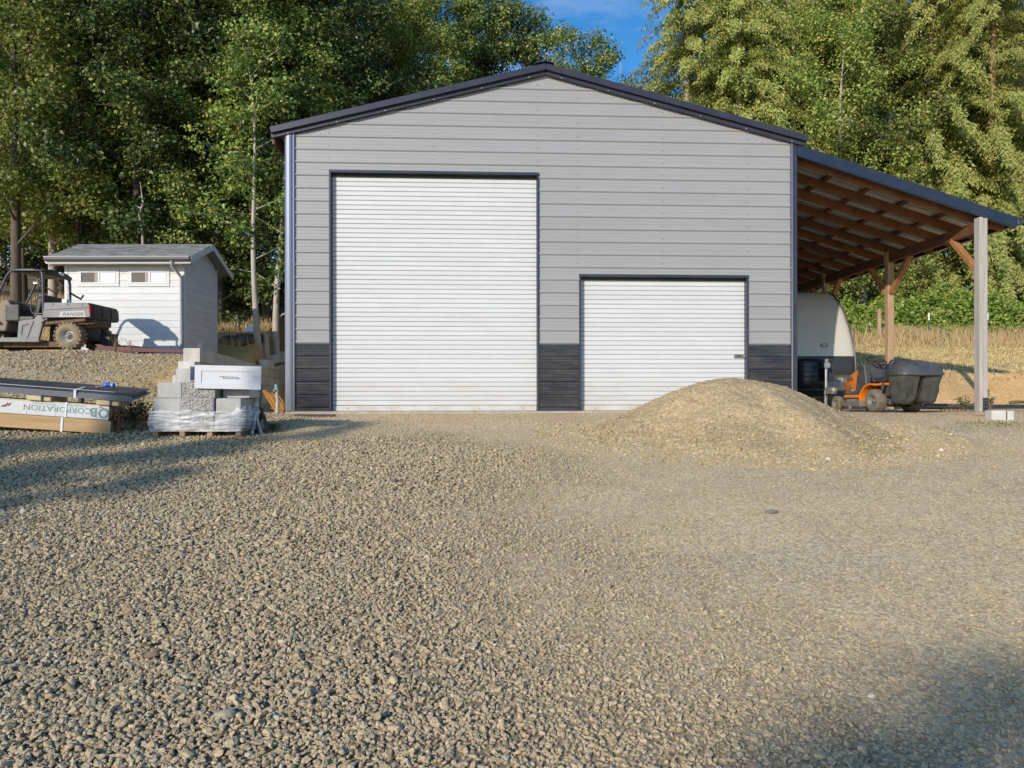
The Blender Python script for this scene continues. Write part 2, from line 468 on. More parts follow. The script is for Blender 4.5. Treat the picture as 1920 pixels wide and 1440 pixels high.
# ------------------------------------------------------------------ instanced stones (geometry nodes)
def rockmat(name, stops, bump=0.4):
    m = bpy.data.materials.new(name); m.use_nodes = True
    nt = m.node_tree; b = nt.nodes['Principled BSDF']; L = nt.links
    b.inputs['Roughness'].default_value = 0.9; b.inputs['Specular IOR Level'].default_value = 0.25
    oi = nt.nodes.new('ShaderNodeObjectInfo')
    r = nt.nodes.new('ShaderNodeValToRGB'); els = r.color_ramp.elements
    while len(els) < len(stops): els.new(0.5)
    for e, (p, c) in zip(els, stops): e.position = p; e.color = (*c, 1)
    L.new(oi.outputs['Random'], r.inputs[0])
    tcn = nt.nodes.new('ShaderNodeTexCoord')
    n = nt.nodes.new('ShaderNodeTexNoise'); n.inputs['Scale'].default_value = 2.5; n.inputs['Detail'].default_value = 4
    L.new(tcn.outputs['Object'], n.inputs['Vector'])
    mr = nt.nodes.new('ShaderNodeMapRange'); mr.inputs[1].default_value = 0.3; mr.inputs[2].default_value = 0.7; mr.inputs[3].default_value = 0.82; mr.inputs[4].default_value = 1.18
    L.new(n.outputs['Fac'], mr.inputs[0])
    vm = nt.nodes.new('ShaderNodeVectorMath'); vm.operation = 'SCALE'
    L.new(r.outputs[0], vm.inputs[0]); L.new(mr.outputs[0], vm.inputs['Scale']); L.new(vm.outputs[0], b.inputs['Base Color'])
    return m
M_ROCK = rockmat('crushed_stone', [(0, (.28, .218, .138)), (.25, (.40, .312, .19)), (.5, (.47, .37, .227)), (.72, (.42, .335, .215)), (.88, (.52, .42, .27)), (.95, (.41, .31, .19)), (.985, (.33, .295, .235)), (1, (.56, .49, .38))])
M_FINE = rockmat('fine_gravel', [(0, (.32, .245, .13)), (.5, (.42, .32, .175)), (.85, (.48, .38, .22)), (.96, (.43, .36, .25)), (1, (.68, .6, .46))])

def gn_rocks(name, mat, nvar=7, sub=2, amp=1.05):
    ng = bpy.data.node_groups.new(name, 'GeometryNodeTree')
    ng.interface.new_socket('Geometry', in_out='INPUT', socket_type='NodeSocketGeometry')
    ng.interface.new_socket('Geometry', in_out='OUTPUT', socket_type='NodeSocketGeometry')
    N = ng.nodes; L = ng.links
    gi = N.new('NodeGroupInput'); go = N.new('NodeGroupOutput')
    jn = N.new('GeometryNodeJoinGeometry')
    for k in range(nvar):
        ic = N.new('GeometryNodeMeshIcoSphere'); ic.inputs['Radius'].default_value = 0.5; ic.inputs['Subdivisions'].default_value = sub
        po = N.new('GeometryNodeInputPosition')
        ad = N.new('ShaderNodeVectorMath'); ad.operation = 'ADD'; ad.inputs[1].default_value = (k * 7.3, k * 3.1, k * 5.7)
        L.new(po.outputs[0], ad.inputs[0])
        nz = N.new('ShaderNodeTexNoise'); nz.inputs['Scale'].default_value = 1.5; nz.inputs['Detail'].default_value = 2
        L.new(ad.outputs[0], nz.inputs['Vector'])
        sb = N.new('ShaderNodeVectorMath'); sb.operation = 'SUBTRACT'; sb.inputs[1].default_value = (.5, .5, .5)
        L.new(nz.outputs['Color'], sb.inputs[0])
        sc = N.new('ShaderNodeVectorMath'); sc.operation = 'SCALE'; sc.inputs['Scale'].default_value = amp
        L.new(sb.outputs[0], sc.inputs[0])
        sp = N.new('GeometryNodeSetPosition')
        L.new(ic.outputs[0], sp.inputs['Geometry']); L.new(sc.outputs[0], sp.inputs['Offset'])
        ti = N.new('GeometryNodeGeometryToInstance'); L.new(sp.outputs[0], ti.inputs[0]); L.new(ti.outputs[0], jn.inputs[0])
    sm = N.new('GeometryNodeSetMaterial'); sm.inputs['Material'].default_value = mat
    L.new(jn.outputs[0], sm.inputs['Geometry'])
    iop = N.new('GeometryNodeInstanceOnPoints'); iop.inputs['Pick Instance'].default_value = True
    L.new(gi.outputs[0], iop.inputs['Points']); L.new(sm.outputs[0], iop.inputs['Instance'])
    ri = N.new('FunctionNodeRandomValue'); ri.data_type = 'INT'
    ri.inputs[4].default_value = 0; ri.inputs[5].default_value = nvar - 1
    L.new(ri.outputs[2], iop.inputs['Instance Index'])
    a1 = N.new('GeometryNodeInputNamedAttribute'); a1.data_type = 'FLOAT_VECTOR'; a1.inputs['Name'].default_value = 'rot'
    a2 = N.new('GeometryNodeInputNamedAttribute'); a2.data_type = 'FLOAT_VECTOR'; a2.inputs['Name'].default_value = 'sc'
    L.new(a1.outputs[0], iop.inputs['Rotation']); L.new(a2.outputs[0], iop.inputs['Scale'])
    L.new(iop.outputs[0], go.inputs[0])
    return ng
NG_ROCK = gn_rocks('coarse_stones', M_ROCK)
NG_FINE = gn_rocks('fine_stones', M_FINE, sub=1)

def scatter(name, pts, size, ng, flat=0.62, tilt=0.5, parent=None):
    n = len(pts)
    me = bpy.data.meshes.new(name)
    me.vertices.add(n); me.vertices.foreach_set('co', np.asarray(pts, np.float32).ravel())
    rot = np.stack([RNG.normal(0, tilt, n), RNG.normal(0, tilt, n), RNG.uniform(0, 6.283, n)], 1)
    sc = np.stack([size * RNG.uniform(.9, 1.45, n), size * RNG.uniform(.75, 1.1, n), size * flat * RNG.uniform(.75, 1.25, n)], 1)
    for nm, arr in (('rot', rot), ('sc', sc)):
        a = me.attributes.new(nm, 'FLOAT_VECTOR', 'POINT'); a.data.foreach_set('vector', arr.astype(np.float32).ravel())
    o = link_mesh(name, me, None, parent)
    md = o.modifiers.new('stones', 'NODES'); md.node_group = ng
    o['kind'] = 'stuff'
    return o

# mound of fine gravel: a heap in front of the small door
MC = Vector((3.22, 10.45, 0))
def mound_h(X, Y):
    dx = X - MC.x; dy = Y - MC.y
    dx = np.where(dx < 0, dx * 1.08, dx * 1.07)
    dy = np.where(dy < 0, dy * 0.93, dy * 1.1)
    ang = np.arctan2(dy, dx)
    r = np.hypot(dx, dy) * (1 + 0.06 * np.sin(ang * 3 + 1) + 0.045 * np.sin(ang * 7) + 0.02 * np.sin(ang * 13 + 2))
    r = r + 0.13 * fbm(X * 1.5, Y * 1.5, 4, 70)
    return np.interp(r, [0, .22, .5, .8, 1.1, 1.5, 1.85, 2.15, 2.5, 3.3], [.745, .738, .69, .59, .46, .28, .13, .035, -.05, -.40])

# loose gravel on the yard, denser and coarser towards the lower left
def yard_points():
    pts, sizes = [], []
    for (y0, y1, dens, smin) in ((1.2, 2.1, 3000, .0145), (2.1, 3.2, 6000, .0138), (3.2, 4.6, 5200, .0142), (4.6, 6.5, 3600, .0158), (6.5, 9.0, 2000, .0185), (9.0, 12.6, 1000, .021)):
        x0, x1 = -0.77 * y1 - 2.4, 0.77 * y1 + 2.4
        n = int(dens * (y1 - y0) * (x1 - x0))
        x = RNG.uniform(x0, x1, n); y = RNG.uniform(y0, y1, n)
        k = (np.abs(x) < 0.77 * y + 0.25) | ((np.abs(x) < 0.77 * y + 2.4) & (RNG.random(n) < .6))
        x, y = x[k], y[k]
        g = coarse_gravel(x, y)
        k = RNG.random(len(x)) < 0.36 + 0.64 * g
        x, y, g = x[k], y[k], g[k]
        s = smin * np.exp(RNG.normal(0.10, 0.30, len(x))) * (0.58 + 0.48 * g)
        s = np.clip(s, 0.008, 0.046)
        k = (mound_h(x, y) < 0.05) & ~((x < -7.4) & (y > 12.0))
        pts.append(np.stack([x[k], y[k]], 1)); sizes.append(s[k])
    p = np.concatenate(pts); s = np.concatenate(sizes)
    z = gz(p[:, 0], p[:, 1]) + s * (0.48 * coarse_gravel(p[:, 0], p[:, 1]) - 0.08) + RNG.normal(0, .002, len(s))
    return np.concatenate([p, z[:, None]], 1), s
yp, ys = yard_points()
scatter('loose_gravel', yp, ys, NG_ROCK)

# gravel on the left terrace bank
n = 30000
x = RNG.uniform(-12.6, -5.2, n); y = RNG.uniform(11.5, 16.6, n)
k = RNG.random(n) < (0.35 + 0.65 * (1 - sstep(x, -8.6, -6.6))) * (0.55 + 0.6 * fbm(x, y, 2, 77))
x, y = x[k], y[k]
s = np.clip(0.027 * np.exp(RNG.normal(0, .42, len(x))), .008, .055)
scatter('bank_gravel', np.stack([x, y, gz(x, y) + s * .15], 1), s, NG_ROCK)

mr_ = np.concatenate([np.linspace(0.0, 2.9, 90), [3.3]]); ma_ = np.linspace(0, 2*np.pi, 241)[:-1]
RR, AA = np.meshgrid(mr_, ma_)
MX, MY = MC.x + RR*np.cos(AA), MC.y + RR*np.sin(AA)
MZ = gz(MX, MY) + mound_h(MX, MY) - 0.012
rough = 0.022*fbm(MX*4, MY*4, 3, 71) + 0.016*fbm(MX*15, MY*15, 2, 72) + 0.012*np.maximum(fbm(MX*9, MY*9, 2, 75), 0)
MZ = MZ + rough*np.clip(mound_h(MX, MY)*6, 0, 1)
Vm = np.stack([MX.ravel(), MY.ravel(), MZ.ravel()], 1)
na, nr = RR.shape
q = []
for a_ in range(na):
    b_ = (a_ + 1) % na
    i0 = a_*nr + np.arange(nr-1); i1 = b_*nr + np.arange(nr-1)
    q.append(np.stack([i0, i0+1, i1+1, i1], 1))
mound_mat = gmat.copy(); mound_mat.name = 'mound'
mound = np_mesh('gravel_mound', Vm, np.concatenate(q), mound_mat, smooth=True)
Cm = np.zeros((na*nr, 3)); Cm[:] = (0.435, 0.325, 0.185)
Cm *= (1 + 0.10*fbm(MX.ravel()*2, MY.ravel()*2, 4, 73))[:, None]
rim = (1 - sstep(mound_h(MX, MY).ravel(), 0.0, .12))[:, None]; Cm = Cm * (1 - rim) + np.array((0.50, .39, .23)) * rim
add_col(mound, Cm)
tag(mound, 'large tan heap of fine gravel dumped in front of the smaller roll-up door', 'gravel heap')
n = 26000
r = 2.95*np.sqrt(RNG.random(n)); a_ = RNG.uniform(0, 2*np.pi, n)
x, y = MC.x + r*np.cos(a_), MC.y + r*np.sin(a_)
k = (y < MC.y + 0.7) & (RNG.random(n) < 0.22 + 0.78*sstep(r + .5*fbm(x*2, y*2, 2, 76), 0.9, 2.2))
x, y, r = x[k], y[k], r[k]
s = 0.0115*np.exp(RNG.normal(0, .5, len(x)))*(0.8 + 0.75*sstep(r, 1.1, 2.3))
scatter('gravel', np.stack([x, y, gz(x, y) + np.maximum(mound_h(x, y) - 0.004, 0)], 1), s, NG_FINE, parent=mound)

n = 90
r = RNG.uniform(1.35, 2.5, n); a_ = RNG.uniform(np.pi*.95, np.pi*2.05, n)
x, y = MC.x + r*np.cos(a_), MC.y + r*np.sin(a_)
s = RNG.uniform(.02, .042, n)
scatter('clods', np.stack([x, y, np.maximum(gz(x, y), gz(x, y) + mound_h(x, y)) + s*.12], 1), s, NG_FINE, parent=mound)

# a few single stones that stand out on the yard
def stone(px, py, size, col, label, fl=0.6, rz=0.0):
    p = hit(px, py)
    bm = bmesh.new(); bmesh.ops.create_icosphere(bm, subdivisions=3, radius=0.5)
    sd = px * 0.37
    for v in bm.verts:
        nv = mnoise.noise_vector(v.co * 1.6 + Vector((sd, 0, 0)))
        v.co += nv * 0.16 + mnoise.noise_vector(v.co * 6 + Vector((sd, 2, 0))) * 0.03
        v.co = Vector((v.co.x * size * 1.3, v.co.y * size * .8, v.co.z * size * fl))
    me = bpy.data.meshes.new('stone'); bm.to_mesh(me); bm.free()
    o = link_mesh('stone', me, pm('stone_%d' % px, col, .9, var=.3, vscale=30, bump=.3, bscale=90))
    o.location = (p.x, p.y, p.z + size * fl * 0.3); o.rotation_euler = (random.uniform(-.2, .2), random.uniform(-.2, .2), rz)
    tag(o, label, 'stone')
stone(285, 1233, .062, (.25, .17, .11), 'smooth brown egg-shaped stone lying on the grey gravel', .62, .5)
stone(418, 1347, .070, (.33, .285, .215), 'broad pale cracked stone at the near edge of the gravel', .55, .1)
stone(1445, 963, .085, (.17, .16, .15), 'flat dark grey stone on the smooth tan ground before the gravel heap', .4, 0)
stone(1660, 815, .10, (.20, .18, .16), 'dark flat stone just right of the foot of the gravel heap', .4, 0)
stone(1632, 1309, .026, (.55, .53, .48), 'small bright white stone in the near gravel', .6, .3)
stone(736, 905, .085, (.20, .18, .16), 'angular dark grey stone on the gravel in front of the large door', .55, .7)

# ------------------------------------------------------------------ metal shop
M_SIDE = pm('grey_siding', (.298, .297, .302), .42, bump=.10, bscale=1.6, var=.05, vscale=1.5, rnd=.025, spec=.4, dirt=(.34, .325, .30), dscale=.9, damt=.25, stretch=(1, 1, 3))
M_DARK = pm('dark_siding', (.022, .021, .033), .22, bump=.14, bscale=1.6, var=.12, vscale=2, rnd=.06, dirt=(.15, .13, .105), dscale=2.2, damt=.35, stretch=(.6, 1, 3))
M_TRIM = pm('dark_trim', (.030, .029, .044), .30, var=.08, vscale=3, dirt=(.1, .09, .08), dscale=2, damt=.2)
M_SILV = pm('silver_trim', (.26, .255, .30), .27, .6, var=.1, vscale=2, stretch=(1, 1, .3))
M_WHITE = pm('white_slat', (.58, .587, .595), .45, var=.03, vscale=1.2, rnd=.03, dirt=(.50, .48, .44), dscale=1.1, damt=.3, stretch=(1, 1, 2))
M_WHITE2 = pm('dusty_slat', (.56, .565, .565), .5, var=.04, vscale=1.2, rnd=.03, dirt=(.50, .46, .39), dscale=1.6, damt=.5, stretch=(1, 1, 3))
M_WDIRT = pm('white_bottom_bar', (.56, .55, .52), .5, var=.08, vscale=3, dirt=(.45, .37, .26), dscale=2.5, damt=.7)
M_CONC = pm('concrete', (.40, .36, .29), .9, var=.18, vscale=7, bump=.3, bscale=60, dirt=(.28, .23, .16), dscale=2.5, damt=.6, rnd=.08)
M_STEEL = pm('galvanised', (.45, .45, .44), .4, .8, var=.15, vscale=12)
M_BLACK = pm('black_plastic', (.022, .022, .024), .5, var=.25, vscale=8, dirt=(.12, .10, .075), dscale=4, damt=.35)
M_SCREW = pm('screw_head', (.06, .06, .065), .4, .5, var=.1)
M_SCREWW = pm('washer', (.75, .75, .78), .3, .3, var=.1)

TH = math.atan(0.05)
FY0 = 12.856
BO = Vector((-3.987, 12.657, 1.33))
BW = 9.196
def fac(px, py):
    r = (px - 960) / F
    Y = FY0 / (1 - 0.05 * r); X = r * Y
    return ((X - BO.x) * math.sqrt(1.0025), EYE + (HZ - py) / F * Y - BO.z)
shop = empty('metal_shop', 'large grey metal-sided shop with dark wainscot and two white roll-up doors', 'building', BO, TH)
Z_EAVE, SLOPE = 4.955, 0.2515
U1a, U1b = fac(618, 500)[0], fac(1011, 500)[0]
U2a, U2b = fac(1086, 600)[0], fac(1403, 600)[0]
ZD1, ZD2 = 4.31, 2.492
Z_W = 1.225
PITCH = 0.2286
PROF = [(-.036, .0), (-.014, .019), (.004, .018), (.030, .001), (.080, .001), (.088, .0035), (.096, .0035), (.103, .001), (.140, .001), (.148, .0035), (.156, .0035), (.163, 0), (PITCH - .036, 0)]
PROFD = [(-.036, .0), (-.014, .020), (.006, .020), (.012, .001), (.046, .001), (.051, .010), (.060, .010), (.065, .001), (.094, .001), (.099, .010), (.108, .010), (.113, .001), (.142, .001), (.147, .010), (.156, .010), (.161, .001), (PITCH - .036, 0)]
def limits(z):
    d = max(0.0, (z - Z_EAVE) / SLOPE)
    return d, BW - d
def rows_between(zk, za, zb):
    out = []
    pts = [(zk + dz, o) for dz, o in (PROFD if zk < Z_W else PROF)]
    def at(z):
        for (a, oa), (b_, ob) in zip(pts, pts[1:]):
            if a <= z <= b_: return oa + (ob - oa) * (z - a) / max(b_ - a, 1e-9)
        return 0
    out.append((za, at(za)))
    out += [(z, o) for z, o in pts if za + 1e-4 < z < zb - 1e-4]
    out.append((zb, at(zb)))
    return out
def siding(zk, za, zb, ua, ub, mat, gable):
    rows = rows_between(zk, za, zb)
    vs, fs = [], []
    for z, o in rows:
        a, b_ = (ua, ub)
        if gable:
            l, r = limits(z); a = max(a, l); b_ = min(b_, r)
            if b_ - a < 0.02: b_ = a + 0.02
        vs += [(a, -.002 - o, z), (b_, -.002 - o, z)]
    for i in range(len(rows) - 1):
        fs.append((2*i, 2*i+1, 2*i+3, 2*i+2))
    n = len(vs)                                   # a back skin so that the sheet has thickness
    vs += [(p[0], p[1] + .0015, p[2]) for p in vs[:n]]
    fs += [tuple(j + n for j in f[::-1]) for f in fs]
    me = bpy.data.meshes.new('siding_panel'); me.from_pydata(vs, [], fs); me.update()
    link_mesh('siding_panel', me, mat, shop)
doors = ((U1a, U1b, ZD1), (U2a, U2b, ZD2))
def spans(z):
    segs = [(0.05, BW - 0.05)]
    for a, b_, h in doors:
        if z < h:
            new = []
            for s, e in segs:
                if b_ <= s or a >= e: new.append((s, e)); continue
                if a > s: new.append((s, a))
                if b_ < e: new.append((b_, e))
            segs = new
    return segs
k0 = -6
for k in range(k0, 40):
    zk = Z_W + .036 + k * PITCH
    lo, hi = zk - .036, zk + PITCH - .036
    if k < 0: mat = M_DARK
    else: mat = M_SIDE
    lo = max(lo, 0.03)
    zmax = Z_EAVE + SLOPE * BW / 2 - 0.02
    hi = min(hi, zmax)
    if hi - lo < 0.02: continue
    cuts = [lo] + sorted(c for c in (ZD1, ZD2) if lo + .01 < c < hi - .01) + [hi]
    for za, zb in zip(cuts, cuts[1:]):
        for s, e in spans((za + zb) / 2):
            l, r = limits(za)
            if min(e, r) - max(s, l) > 0.05:
                siding(zk, za, zb, s, e, mat, True)
# screws in columns
sb = MB(); 
for px in (617, 814, 1009, 1084, 1243, 1401):
    u = fac(px, 400)[0]
    for k in range(0, 28):
        z = Z_W + .036 + k * PITCH + .058
        l, r = limits(z + .05)
        if u < l + .06 or u > r - .06: continue
        if any(a - .03 < u < b_ + .03 and z < h + .05 for a, b_, h in doors): continue
        sb.lathe([(-.011, .003), (-.011, .0065), (-.006, .0075), (-.002, .009)], (u, 0, z), 'y', 6)
tag(sb.build('screw', M_SCREW, shop), kind='stuff')
# inner walls (the shop is a closed shell)
L_ = 12.2
mb = MB()
mb.prism([(0, 0), (BW, 0), (BW, Z_EAVE), (BW/2, Z_EAVE + SLOPE*BW/2), (0, Z_EAVE)], 'y', L_ - .05, L_)
mb.build('back_wall', M_SIDE, shop)
for x0, x1 in ((0.0, .05), (BW - .05, BW)):
    mb = MB(); mb.box(x0, x1, .03, L_ - .05, 0, Z_EAVE - .02)
    for k in range(1, 21): mb.box(x0 - .018 if x0 == 0 else x1, x0 if x0 == 0 else x1 + .018, .03, L_ - .06, k*PITCH - .03, k*PITCH + .03)
    mb.build('side_wall', M_SIDE, shop)
# roof
for sgn in (0, 1):
    x_out = -.25 if sgn == 0 else BW + .20
    d = -x_out if sgn == 0 else x_out - BW
    zo = Z_EAVE - SLOPE * d + .115
    zr = Z_EAVE + SLOPE * BW / 2 + .115
    mb = MB()
    a = (x_out, zo), (BW / 2, zr)
    mb.prism([(a[0][0], a[0][1] - .02), (a[1][0], a[1][1] - .02), (a[1][0], a[1][1] + .012), (a[0][0], a[0][1] + .012)], 'y', -.02, L_ + .12)
    n = 52
    for i in range(1, n):
        y = -.02 + i * PITCH
        if y > L_: break
        mb.bar((x_out, y, zo + .022), (BW/2, y, zr + .022), .05, .022)
    mb.build('roof_panel', M_TRIM, shop)
    # rake trim: upper and lower bands
    mb = MB(); mb.bar((x_out, -.075, zo - .046), (BW/2 + (.004 if sgn == 0 else 0), -.075, zr - .046), .11, .112, up=(0, 0, 1))
    mb.build('rake_trim', M_TRIM, shop, bevel=.006)
    mb = MB(); mb.bar((x_out + (.0 if sgn == 0 else -.03), -.045, zo - .136), (BW/2, -.045, zr - .136), .06, .07, up=(0, 0, 1))
    mb.build('rake_moulding', M_TRIM, shop, bevel=.004)
    mb = MB()
    for i in range(0, 6):
        t = .06 + .88 * i / 5
        x = x_out + (BW/2 - x_out) * t; z = zo + (zr - zo) * t - .155
        mb.lathe([(-.082, .003), (-.082, .008), (-.070, .009)], (x, 0, z), 'y', 8)
    tag(mb.build('trim_screw', M_SCREWW, shop), kind='stuff')
mb = MB(); mb.prism([(BW/2 - .16, zr - .005), (BW/2, zr + .045), (BW/2 + .16, zr - .005), (BW/2, zr + .03)], 'y', -.16, L_ + .14)
mb.build('ridge_cap', M_TRIM, shop)
# eave fascia board seen under the left overhang
mb = MB(); mb.box(-.25, -.21, .0, L_, Z_EAVE - .20, Z_EAVE + .04); mb.build('eave_board', pm('brown_board', (.13, .075, .045), .7, var=.2), shop)
# corner trims
for x0, x1, xr in ((-.03, .15, .118), (BW - .09, BW + .03, BW - .082)):
    mb = MB()
    if x0 > 1: mb.box(x0, x1, -.034, .06, .02, Z_EAVE + .03)
    else: mb.prism([(-.03, .06), (-.03, -.012), (-.016, -.036), (.012, -.052), (.060, -.054), (.098, -.044), (.106, -.030), (.116, -.030), (.15, -.034), (.15, .0)], 'z', .02, Z_EAVE + .01)
    ct = mb.build('corner_trim', M_TRIM if x0 > 1 else M_SILV, shop, bevel=.012, seg=2)
    if x0 < 1: ct['label'] = 'silvery lit corner trim'
    mb = MB(); mb.box(xr, xr + .026, -.048, -.035, .02, Z_EAVE + .01)
    mb.build('corner_ridge', M_SILV, shop, bevel=.006)
# slab edge
mb = MB(); mb.box(-.02, BW + .02, -.035, L_, -.25, .022); mb.build('concrete_slab', M_CONC, shop, bevel=.01)
for a_, b_ in ((.0, U1a), (U1b, U2a), (U2b, BW)):
    mb = MB(); mb.box(a_, b_, -.03, -.01, .024, .05); mb.build('base_trim', M_TRIM, shop)

# roll-up doors
SL = 0.0835
def slat_mesh(w):
    prof = [(0, -.003), (.007, .014), (.013, .017), (.069, .0165), (.0785, .012), (SL, -.003)]
    vs, fs = [], []
    for z, o in prof: vs += [(0, -o, z), (w, -o, z)]
    for i in range(len(prof) - 1): fs.append((2*i, 2*i+1, 2*i+3, 2*i+2))
    n = len(vs); vs += [(x, .006, z) for x, y, z in vs[:n]]
    fs += [tuple(j + n for j in f[::-1]) for f in fs]
    fs += [(0, 2, 4, 6, 8, 10, 10+n, 8+n, 6+n, 4+n, 2+n, n)]
    me = bpy.data.meshes.new('slat'); me.from_pydata(vs, [], fs); me.update(); me.materials.append(M_WHITE)
    return me
def rollup(ua, ub, h, label, latch):
    d = bpy.data.objects.new('roll_up_door', None); COL.objects.link(d); d.parent = shop; d.location = (ua, 0, 0)
    d['label'] = label
    w = ub - ua; REC = .095; fw = .034
    me = slat_mesh(w - 2*fw - .012)
    me2 = me.copy(); me2.materials.clear(); me2.materials.append(M_WHITE2)
    n = int((h - .06 - .125) / SL) + 1
    for i in range(n):
        o = link_mesh('slat', me if i > 4 else me2, None, d); o.location = (fw + .006, REC, .125 + i * SL)
    mb = MB(); mb.box(fw + .006, w - fw - .006, REC - .022, REC + .012, .026, .122)
    mb.build('bottom_bar', M_WDIRT, d, bevel=.004)
    for i in range(5):
        mb = MB(); mb.lathe([(REC - .028, .006), (REC - .026, .012), (REC - .021, .013)], (.3 + i*(w-.6)/4, 0, .075), 'y', 8)
        mb.build('bolt', M_STEEL, d)
    # jambs with corrugation-free steel returns, and the head
    for x0, x1, xi0, xi1 in ((0, fw, fw - .006, fw), (w - fw, w, w - fw, w - fw + .006)):
        mb = MB(); mb.box(x0, x1, -.030, -.012, .02, h - .052); mb.box(xi0, xi1, -.0115, REC + .03, .02, h - .052)
        mb.build('jamb_trim', M_TRIM, d, bevel=.003)
    mb = MB(); mb.box(0, w, -.034, -.008, h - .05, h); mb.box(fw, w - fw, -.0075, REC + .03, h - .056, h - .05)
    mb.build('head_trim', M_TRIM, d, bevel=.003)
    mb = MB(); mb.box(fw + .002, w - fw - .002, REC - .035, REC - .021, h - .10, h - .057); mb.build('weather_seal', M_BLACK, d)
    if latch:
        mb = MB(); mb.box(w - .235, w - .06, REC - .034, REC - .018, .985, 1.005); mb.box(w - .235, w - .06, REC - .034, REC - .018, 1.035, 1.055)
        mb.box(w - .235, w - .215, REC - .034, REC - .018, 1.005, 1.035); mb.box(w - .2, w - .045, REC - .040, REC - .024, 1.012, 1.028)
        mb.build('latch', pm('latch_zinc', (.20, .21, .17), .45, .5, var=.2), d, bevel=.002)
        mb = MB(); mb.box(w - .09, w - .03, REC - .046, REC - .041, 1.0, 1.04); mb.build('latch_plate', M_STEEL, d)
    return d
rollup(U1a, U1b, ZD1, 'tall wide white roll-up door', False)
rollup(U2a, U2b, ZD2, 'shorter white roll-up door with a slide latch', True)
mb = MB(); mb.box(BW + .06, BW + .16, .25, .40, 3.44, 3.54); mb.bar((BW + .03, .32, 3.52), (BW + .08, .32, 3.5), .04, .04)
mb.build('flood_light', M_WHITE, shop, bevel=.01)

# ------------------------------------------------------------------ carport lean-to
W_BROWN = wood('rafter_wood', (.085, .036, .015), (.21, .09, .036), (3, 3, 3), rnd=.25)
M_FASC = pm('blue_black_fascia', (.014, .022, .042), .33, var=.25, vscale=2.5, dirt=(.05, .05, .06), dscale=2, damt=.3)
W_POST = wood('post_wood', (.30, .19, .105), (.47, .33, .20), (9, 9, 1.2), rnd=.1)
W_GREY = wood('weathered_post', (.29, .26, .235), (.47, .435, .40), (12, 12, .9), rnd=.05)
W_BRACE = wood('brace_wood', (.27, .12, .04), (.42, .21, .085), (5, 5, 3), rnd=.1)
M_UNDER = pm('roof_underside', (.62, .60, .57), .30, .5, var=.1, vscale=2, rnd=.08)
O2 = BO + Vector((math.cos(TH), math.sin(TH), 0)) * BW
lean = empty('carport_lean_to', 'timber lean-to carport with dark metal roof along the right side of the shop', 'carport', O2, TH)
LT0, LSL, LEN = 4.88, 0.3075, 9.4
def lz(u): return LT0 - LSL * u
UE = 4.18
la = math.atan(LSL)
# roof sheets
for i in range(11):
    y0 = .03 + i * .86
    mb = MB()
    x0, x1 = .03, UE
    for j, (dy, w_, h_) in enumerate([(0, .859, .004)]):
        mb.prism([(x0, lz(x0) - .012), (x1, lz(x1) - .012), (x1, lz(x1) - .004), (x0, lz(x0) - .004)], 'y', y0, y0 + .858)
    for j in range(4):
        y = y0 + .06 + j * .215
        mb.bar((x0, y, lz(x0) - .018), (x1, y, lz(x1) - .018), .045, .012)
    mb.build('roof_panel', M_UNDER, lean)
mb = MB(); mb.prism([(.02, lz(.02)), (UE + .03, lz(UE + .03)), (UE + .03, lz(UE + .03) + .012), (.02, lz(.02) + .012)], 'y', -.02, LEN + .1)
for i in range(42): mb.bar((.02, .0 + i * PITCH, lz(.02) + .02), (UE + .03, .0 + i * PITCH, lz(UE + .03) + .02), .05, .02)
mb.build('roof_cover', M_TRIM, lean)
# purlins laid flat under the sheets, then rafters
for i in range(6):
    u = .22 + i * .76
    mb = MB(); mb.bar((u, .03, lz(u) - .046), (u, LEN, lz(u) - .046), .09, .040, up=(LSL, 0, 1)); mb.build('purlin', W_BROWN, lean)
for i in range(14):
    y = .20 + i * .70
    if y > LEN: break
    mb = MB(); mb.bar((.06, y, lz(.06) - .066 - .086), (UE - .06, y, lz(UE - .06) - .066 - .086), .042, .168); mb.build('rafter', W_BROWN, lean, bevel=.003)
